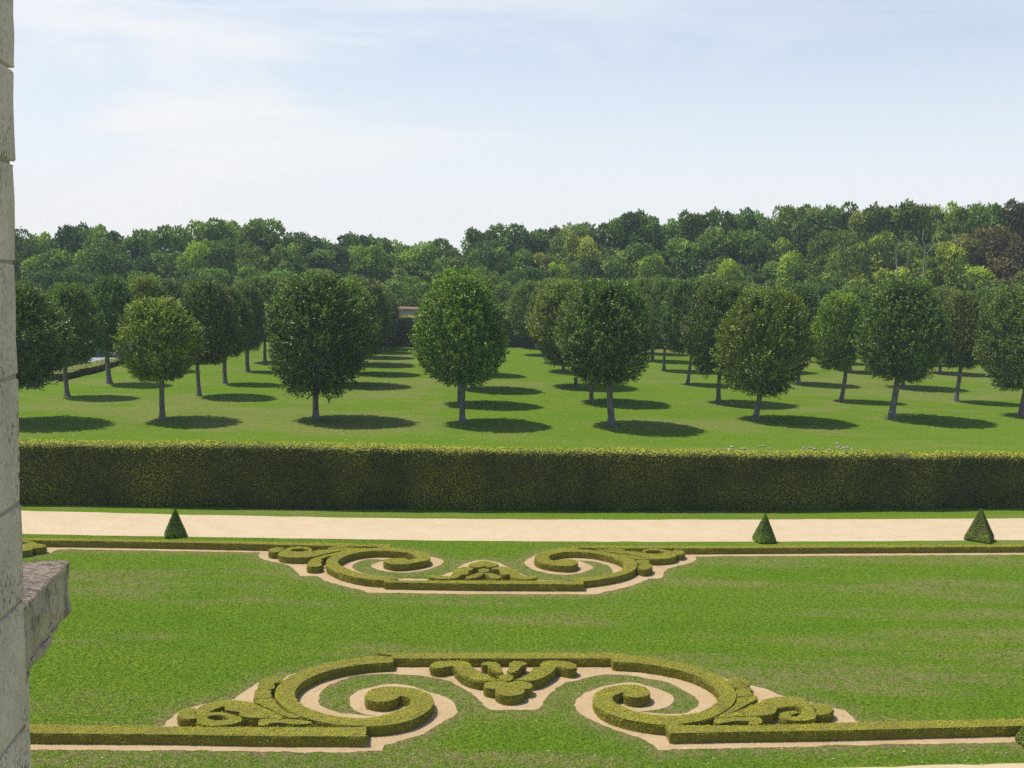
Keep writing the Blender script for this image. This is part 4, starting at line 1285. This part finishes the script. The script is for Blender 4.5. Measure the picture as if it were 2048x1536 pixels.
# ------------------------------------------------------------------ grey-roofed building below the bank at the left
Yh = 128.0
hp = lambda px, py, y=Yh: at_depth(px, py, y)
hb = empty('farm_building', (hp(200, 720)[0], Yh, -6.0))
tag(hb, 'low building with grey gabled roofs below the bank at the left', 'building')
ox, oz = hp(200, 720)[0], -6.0
ev = hp(200, 724)[2] - oz                 # eave height
xl, xr = hp(120, 724)[0] - ox, hp(247, 724)[0] - ox
bm = bmesh.new(); box(bm, xl + 0.3, xr - 0.3, 0.6, 9, 0, ev - 0.05)
bm_obj('wall', bm, plain_material('dark_render', (0.06, 0.055, 0.05), 0.9, 0.3, 1), hb)
# lean-to grey roof strip in front
z2 = hp(200, 716)[2] - oz
bm = bmesh.new()
prof = [(-0.2, ev), (1.8, z2), (1.8, z2 - 0.15), (-0.2, ev - 0.15)]
ra = [bm.verts.new((xl, y, z)) for y, z in prof]; rb = [bm.verts.new((xr, y, z)) for y, z in prof]
bm.faces.new(ra); bm.faces.new(rb[::-1])
for i in range(4):
    bm.faces.new((ra[i], ra[(i + 1) % 4], rb[(i + 1) % 4], rb[i]))
bm_obj('roof', bm, plain_material('zinc_sheet', (0.30, 0.33, 0.37), 0.5, 0.15, 1.5), hb)
# boarded gable behind it with its two roof slopes
apx = (hp(165, 688, Yh + 2)[0] - ox, hp(165, 690, Yh + 2)[2] - oz)
gl = (hp(95, 716, Yh + 2)[0] - ox, z2 - 0.02); gr_ = (hp(243, 715, Yh + 2)[0] - ox, z2 - 0.02)
bm = bmesh.new()
fr = [bm.verts.new((p[0], 2.0, p[1])) for p in (gl, gr_, apx)]; bk = [bm.verts.new((p[0], 9.0, p[1])) for p in (gl, gr_, apx)]
bm.faces.new(fr); bm.faces.new(bk[::-1])
for i in range(3):
    bm.faces.new((fr[i], bk[i], bk[(i + 1) % 3], fr[(i + 1) % 3]))
bm_obj('gable', bm, plain_material('grey_boards', (0.13, 0.115, 0.105), 0.9, 0.3, 2), hb)
for s, (A, B) in enumerate(((gl, apx), (apx, gr_))):
    bm = bmesh.new()
    d_ = unit(np.array([B[0] - A[0], B[1] - A[1]])); nn = np.array([-d_[1], d_[0]]) * (1)
    if nn[1] < 0: nn = -nn
    q = [np.array(A) + nn * 0.02 - d_ * 0.3, np.array(B) + nn * 0.02 + d_ * (0.3 if s else 0.0), np.array(B) + nn * 0.24 + d_ * (0.3 if s else 0.0), np.array(A) + nn * 0.24 - d_ * 0.3]
    f_ = [bm.verts.new((p[0], 1.6, p[1])) for p in q]; b2 = [bm.verts.new((p[0], 9.4, p[1])) for p in q]
    bm.faces.new(f_); bm.faces.new(b2[::-1])
    for i in range(4):
        bm.faces.new((f_[i], b2[i], b2[(i + 1) % 4], f_[(i + 1) % 4]))
    bm_obj('roof', bm, plain_material('pale_slate', (0.45, 0.46, 0.48), 0.45, 0.12, 1.2), hb)
# white shed roof behind
Yb = 142.0
wb = empty('white_roofed_shed', (at_depth(225, 700, Yb)[0], Yb, -6.0))
tag(wb, 'long shed with a bright white roof behind the grey gabled building', 'building')
sx0, sx1 = at_depth(150, 700, Yb)[0] - wb.location.x, at_depth(262, 700, Yb)[0] - wb.location.x
se = at_depth(225, 712, Yb)[2] + 6.0; sr = at_depth(225, 694, Yb + 6)[2] + 6.0
bm = bmesh.new(); box(bm, sx0 + 0.2, sx1 - 0.2, 0.4, 11.6, 0, se - 0.1)
bm_obj('wall', bm, plain_material('pale_render', (0.4, 0.39, 0.37), 0.9, 0.15, 1), wb)
bm = bmesh.new()
prof = [(0, se), (6, sr), (12, se), (12, se - 0.12), (6, sr - 0.12), (0, se - 0.12)]
ra = [bm.verts.new((sx0, y, z)) for y, z in prof]; rb = [bm.verts.new((sx1, y, z)) for y, z in prof]
bm.faces.new(ra); bm.faces.new(rb[::-1])
for i in range(6):
    bm.faces.new((ra[i], ra[(i + 1) % 6], rb[(i + 1) % 6], rb[i]))
bm_obj('roof', bm, plain_material('white_sheeting', (0.80, 0.82, 0.84), 0.4, 0.05, 1), wb)


# ------------------------------------------------------------------ stones, leaves and daisies
def stone_mesh(name, spots, seed):
    r = np.random.default_rng(seed)
    bm = bmesh.new()
    for (x, y, s) in spots:
        m = bmesh.ops.create_icosphere(bm, subdivisions=1, radius=s)
        sc = (r.uniform(0.8, 1.5), r.uniform(0.7, 1.1), r.uniform(0.4, 0.75))
        for v in m['verts']:
            k = 1 + 0.35 * (r.random() - 0.5)
            v.co = Vector((v.co.x * sc[0] * k + x, v.co.y * sc[1] * k + y, v.co.z * sc[2] * k + s * 0.25))
    return bm


r2 = np.random.default_rng(77)
for (px, py, s, lab) in ((62, 777, 0.55, 'broad pale boulder at the foot of the bank nearest the stone wall'), (76, 773, 0.42, 'rounded boulder beside the broad one at the foot of the bank'),
                         (92, 762, 0.45, 'single boulder under the end of the low bank hedge'), (113, 765, 0.3, 'small boulder right of the dark bush under the bank hedge')):
    g = ground(px, py)
    bm = stone_mesh('boulder', [(0, 0, s)], int(px))
    o = bm_obj('boulder', bm, M_ROCK)
    o.location = (g[0], g[1], 0)
    tag(o, lab, 'boulder', 'boulders at the left bank')
spots = []
for _ in range(38):
    px, py = random.choice([(1490, 897), (1580, 898), (1665, 893), (1690, 897), (1700, 900), (1930, 901), (1500, 896), (1640, 899)])
    g = ground(px + random.gauss(0, 22), py + random.gauss(0, 2.0))
    spots.append((g[0], g[1], random.uniform(0.04, 0.13)))
o = bm_obj('rubble', stone_mesh('rubble', spots, 5), M_ROCK)
o['kind'] = 'stuff'; o['label'] = 'scattered pale rubble stones on the grass just behind the tall hedge'; o['category'] = 'rubble'
# daisies: flat little white heads on the turf
P = []
for _ in range(170):
    px, py = random.uniform(60, 2048), random.uniform(735, 885)
    P.append((*ground(px, py)[:2], random.uniform(0.03, 0.06)))
for _ in range(60):
    px = random.choice([random.uniform(1280, 2048), random.uniform(80, 2048)]); py = random.uniform(1495, 1534) if random.random() < 0.6 else random.uniform(1125, 1290)
    P.append((*ground(px, py)[:2], random.uniform(0.012, 0.02)))
P = np.array(P)
n = len(P)
V = np.empty((n, 4, 3))
zc = np.maximum(P[:, 2] * 0.7, 0.03)
for q in range(4):
    V[:, q, 0] = P[:, 0] + P[:, 2] * math.cos(q * math.pi / 2 + 0.4)
    V[:, q, 1] = P[:, 1] + P[:, 2] * math.sin(q * math.pi / 2 + 0.4)
    V[:, q, 2] = zc + 0.02 * (q % 2) * (P[:, 2] > 0.04)
V = V.reshape(-1, 3)
gz_ = terrain_z(V[:, 0], V[:, 1])
V[:, 2] += gz_ + 0.05 * (V[:, 1] > 55)
o = link('daisies', arrays_mesh('daisies', V, np.arange(4 * n).reshape(n, 4)), plain_material('daisy_petals', (0.75, 0.74, 0.62), 0.8, 0.1, 3))
o['kind'] = 'stuff'; o['label'] = 'tiny white daisies sprinkled over the lawns'; o['category'] = 'flowers'

# short grass standing out of the parterre lawn
def in_loop(Q, L):
    x, y = Q[:, 0], Q[:, 1]
    c_ = np.zeros(len(Q), bool)
    a = L; b = np.roll(L, -1, axis=0)
    for (x1, y1), (x2, y2) in zip(a, b):
        if y1 == y2:
            continue
        m_ = ((y1 > y) != (y2 > y)) & (x < (x2 - x1) * (y - y1) / (y2 - y1) + x1)
        c_ ^= m_
    return c_


ng = 560000
yy_ = 18.5 + 22.0 * rng.random(ng) ** 1.35
xx_ = (rng.random(ng) - 0.5) * 2 * (yy_ * 0.54 + 5.0) + 0.2
Qg = np.column_stack([xx_, yy_])
walk_lo = np.array([ground(px, 1541 - (px - 1560) * 0.026)[:2] for px in (1560, 2048)])
keep = ~in_loop(Qg, bed_f) & ~in_loop(Qg, bed_b)
keep &= ~((Qg[:, 0] > walk_lo[0, 0]) & (Qg[:, 1] < np.interp(Qg[:, 0], walk_lo[:, 0], walk_lo[:, 1]) + 0.1))
keep &= Qg[:, 1] < np.interp(Qg[:, 0], [ground(px, 1076)[0] for px in (40, 1024, 2048)], [ground(px, py)[1] for px, py in ((40, 1068), (1024, 1082.5), (2048, 1080.5))]) - 0.05
Qg = Qg[keep]
n = len(Qg)
hgt = rng.uniform(0.004, 0.013, n)
C = np.column_stack([Qg, hgt * 0.5])
lean_dir = unit(rng.normal(size=(n, 3)) * np.array([1, 1, 0]) + np.array([0, 0, 0.8]))
LV, LF = leaf_quads(C, lean_dir, unit(rng.normal(0, 0.30, (n, 3)) + np.array([0, 0, 1.0])), rng.uniform(0.03, 0.07, n), rng.uniform(0.012, 0.022, n))
LV[:, 2] = np.maximum(LV[:, 2], 0.002)
g_me = arrays_mesh('grass', LV, LF)
ix = np.clip(np.searchsorted(xs, LV[:, 0]), 0, nx - 1); iy = np.clip(np.searchsorted(ys, LV[:, 1]), 0, ny - 1)
a_ = g_me.attributes.new('dry', 'FLOAT', 'POINT')
a_.data.foreach_set('value', dry[iy * nx + ix].astype(np.float32))
o = link('grass', g_me, M_LAWN)
o['kind'] = 'stuff'; o['label'] = 'short mown grass blades of the parterre lawn'; o['category'] = 'grass'

# dark bush under the bank hedge
bush_me = wood_crown(61, 9, quads=2600, leaf=0.3); bush_me.materials.append(M_WOOD)
g = ground(102, 768)
o = bpy.data.objects.new('bush', bush_me); COL.objects.link(o)
o.location = (g[0], g[1], -0.15); o.scale = (0.16, 0.16, 0.085); o['tint'] = (0.55, 0.65, 0.6)
tag(o, 'small dark bush between the boulders under the low bank hedge', 'bush')

# ------------------------------------------------------------------ the stone wall close to the left
DW = 3.3                                           # distance of the wall's far end
E0 = at_depth(36, 768, DW)
WD = unit(np.array([-0.150, 0.9887]))              # along the wall face, away from the eye
WN = np.array([WD[1], -WD[0]])                     # out of the face, to the right
wall = empty('stone_wall', (E0[0], E0[1], 0.0), math.atan2(WD[1], WD[0]))
tag(wall, 'weathered limestone wall in large blocks close at the left edge', 'wall')
# local frame: +x along the wall (away), +y to the left into the wall, z up


def wall_z(px, py, s=0.0):
    """height on the wall face at distance s beyond its end, for survey mark py"""
    q = E0[:2] + WD * s
    return at_depth(px, py, q[1])[2]


joints = [wall_z(27, 132), wall_z(30, 325), wall_z(31, 524), wall_z(35, 752), wall_z(41, 1004), wall_z(44, 1196), wall_z(54, 1446)]
zt = joints[0]
while zt < 15.0:
    zt += 0.335
    joints.insert(0, zt)
zb = joints[-1]
while zb > 0.4:
    zb -= 0.36
    joints.append(zb)
joints.append(0.0)
bm = bmesh.new()
rw = random.Random(3)
TH = 0.5


def block(bm, x0, x1, y0, y1, z0, z1, bev=0.012, rough=0.006):
    b2 = bmesh.new()
    box(b2, x0, x1, y0, y1, z0, z1)
    bmesh.ops.subdivide_edges(b2, edges=[e for e in b2.edges if e.calc_length() > 0.25], cuts=2, use_grid_fill=True)
    bmesh.ops.bevel(b2, geom=[e for e in b2.edges if len(e.link_faces) == 2 and e.calc_face_angle(0) > 1], offset=bev, segments=2, affect='EDGES', profile=0.6)
    for v in b2.verts:
        v.co += Vector((rw.uniform(-1, 1), rw.uniform(-1, 1), rw.uniform(-1, 1))) * rough
    me = bpy.data.meshes.new('tmp'); b2.to_mesh(me); b2.free()
    bm.from_mesh(me); bpy.data.meshes.remove(me)


step_z = wall_z(55, 1372)
for k in range(len(joints) - 1):
    z1, z0 = joints[k], joints[k + 1]
    x = 0.0
    first = True
    near = wall_z(36, -300) > z0 and z1 > wall_z(60, 1900)
    while x > -4.2:
        ln = rw.uniform(0.42, 0.75) if not first else (0.30 if k % 2 else 0.55)
        if not near:
            ln = 4.3
        x0 = max(x - ln, -4.3)
        lean_ = min(0.085, max(0.0, 0.075 * (0.5 * (z0 + z1) - 10.95))) if first else -0.006
        block(bm, x0 + 0.006, x + lean_, 0.0, TH, z0 + 0.006, z1 - 0.006, 0.008, 0.0035)
        x = x0
        first = False
bm_obj('block_courses', bm, M_STONE, wall)
bm = bmesh.new(); box(bm, -4.28, -0.004, 0.005, TH - 0.01, 0.0, joints[0] - 0.02)
bm_obj('mortar', bm, M_MORTAR, wall)
# projecting lower plinth piece beyond the end
bm = bmesh.new()
s_lo = 0.125
zc_ = joints[:]
zz_ = step_z
while zz_ > 0.05:
    z0 = max(zz_ - 0.62, 0.0)
    block(bm, 0.004, s_lo, 0.03, TH, z0 + 0.004, zz_ - 0.004, 0.008, 0.003)
    zz_ = z0
bm_obj('plinth', bm, M_STONE, wall)
# corbel stepping out from the end: sill block and two tiers of brackets under it


def s_of(px, py):
    """distance beyond the wall's end at which the face plane shows at px on the level of py"""
    ss = np.linspace(-0.3, 1.2, 600)
    best = [abs(project((*(E0[:2] + WD * s), at_depth(px, py, (E0 + np.array([*(WD * s), 0]))[1])[2]))[0] - px) for s in ss]
    return ss[int(np.argmin(best))]


s1, s2, s3 = s_of(145, 1170), s_of(112, 1268), s_of(72, 1345)
zs1 = wall_z(144, 1121, s1); zs1b = wall_z(146, 1225, s1); zs2 = wall_z(112, 1251, s2); zs2b = wall_z(112, 1287, s2); zs3 = wall_z(72, 1328, s3); zs3b = wall_z(72, 1348, s3); zs4 = wall_z(60, 1366, 0.03)


def rough_prism(prof, y0, y1, rough, seed, mats, name):
    """Extruded side profile (x,z) between y0 and y1, subdivided and roughened."""
    r = random.Random(seed)
    b2 = bmesh.new()
    fa = [b2.verts.new((p[0], y0, p[1])) for p in prof]; fb = [b2.verts.new((p[0], y1, p[1])) for p in prof]
    b2.faces.new(fa); b2.faces.new(fb[::-1])
    for i in range(len(prof)):
        b2.faces.new((fa[i], fb[i], fb[(i + 1) % len(prof)], fa[(i + 1) % len(prof)]))
    bmesh.ops.recalc_face_normals(b2, faces=b2.faces)
    bmesh.ops.bevel(b2, geom=b2.edges[:], offset=0.012, segments=2, affect='EDGES', profile=0.6)
    bmesh.ops.triangulate(b2, faces=b2.faces)
    for _ in range(3):
        bmesh.ops.subdivide_edges(b2, edges=[e for e in b2.edges if e.calc_length() > 0.05], cuts=1)
    b2.normal_update()
    co = np.array([v.co[:] for v in b2.verts])
    nn = (hash_noise(co + 20, 14, seed) - 0.5) + 0.6 * (hash_noise(co + 20, 38, seed + 1) - 0.5)
    for v, k in zip(b2.verts, nn):
        v.co += v.normal * (k * rough)
    if len(mats) > 1:
        b2.normal_update()
        for f in b2.faces:
            f.material_index = 1 if f.normal.z > 0.75 else 0
    return bm_obj(name, b2, mats, wall)


rough_prism([(0.006, zs1b), (s1, zs1b), (s1, zs1), (0.006, zs1)], 0.004, TH, 0.026, 4, (M_CORBEL, M_LEAD), 'sill')
rough_prism([(0.006, zs2b), (s2, zs2b), (s2, zs1b - 0.004), (0.006, zs1b - 0.004)], 0.01, TH, 0.008, 5, (M_CORBEL,), 'bracket')
rough_prism([(0.006, zs3b - 0.03), (0.04, zs3b - 0.03), (s3, zs3b), (s3, zs2b - 0.004), (0.006, zs2b - 0.004)], 0.016, TH, 0.006, 6, (M_CORBEL,), 'bracket')

# ------------------------------------------------------------------ the summer haze
HAZE = 0.00038
bm = bmesh.new()
box(bm, -420, 420, -80, 420, -8.5, 36)
hm = bpy.data.materials.new('haze_air'); hm.use_nodes = True
nt = hm.node_tree
nt.nodes.remove(nt.nodes['Principled BSDF'])
pv = nt.nodes.new('ShaderNodeVolumePrincipled')
pv.inputs['Color'].default_value = (0.80, 0.90, 1.0, 1)
pv.inputs['Density'].default_value = HAZE
nt.links.new(pv.outputs[0], nt.nodes['Material Output'].inputs['Volume'])
hz_o = bm_obj('haze', bm, hm)
hz_o['kind'] = 'stuff'; hz_o['label'] = 'thin pale summer haze hanging over the garden and the wood'; hz_o['category'] = 'haze'
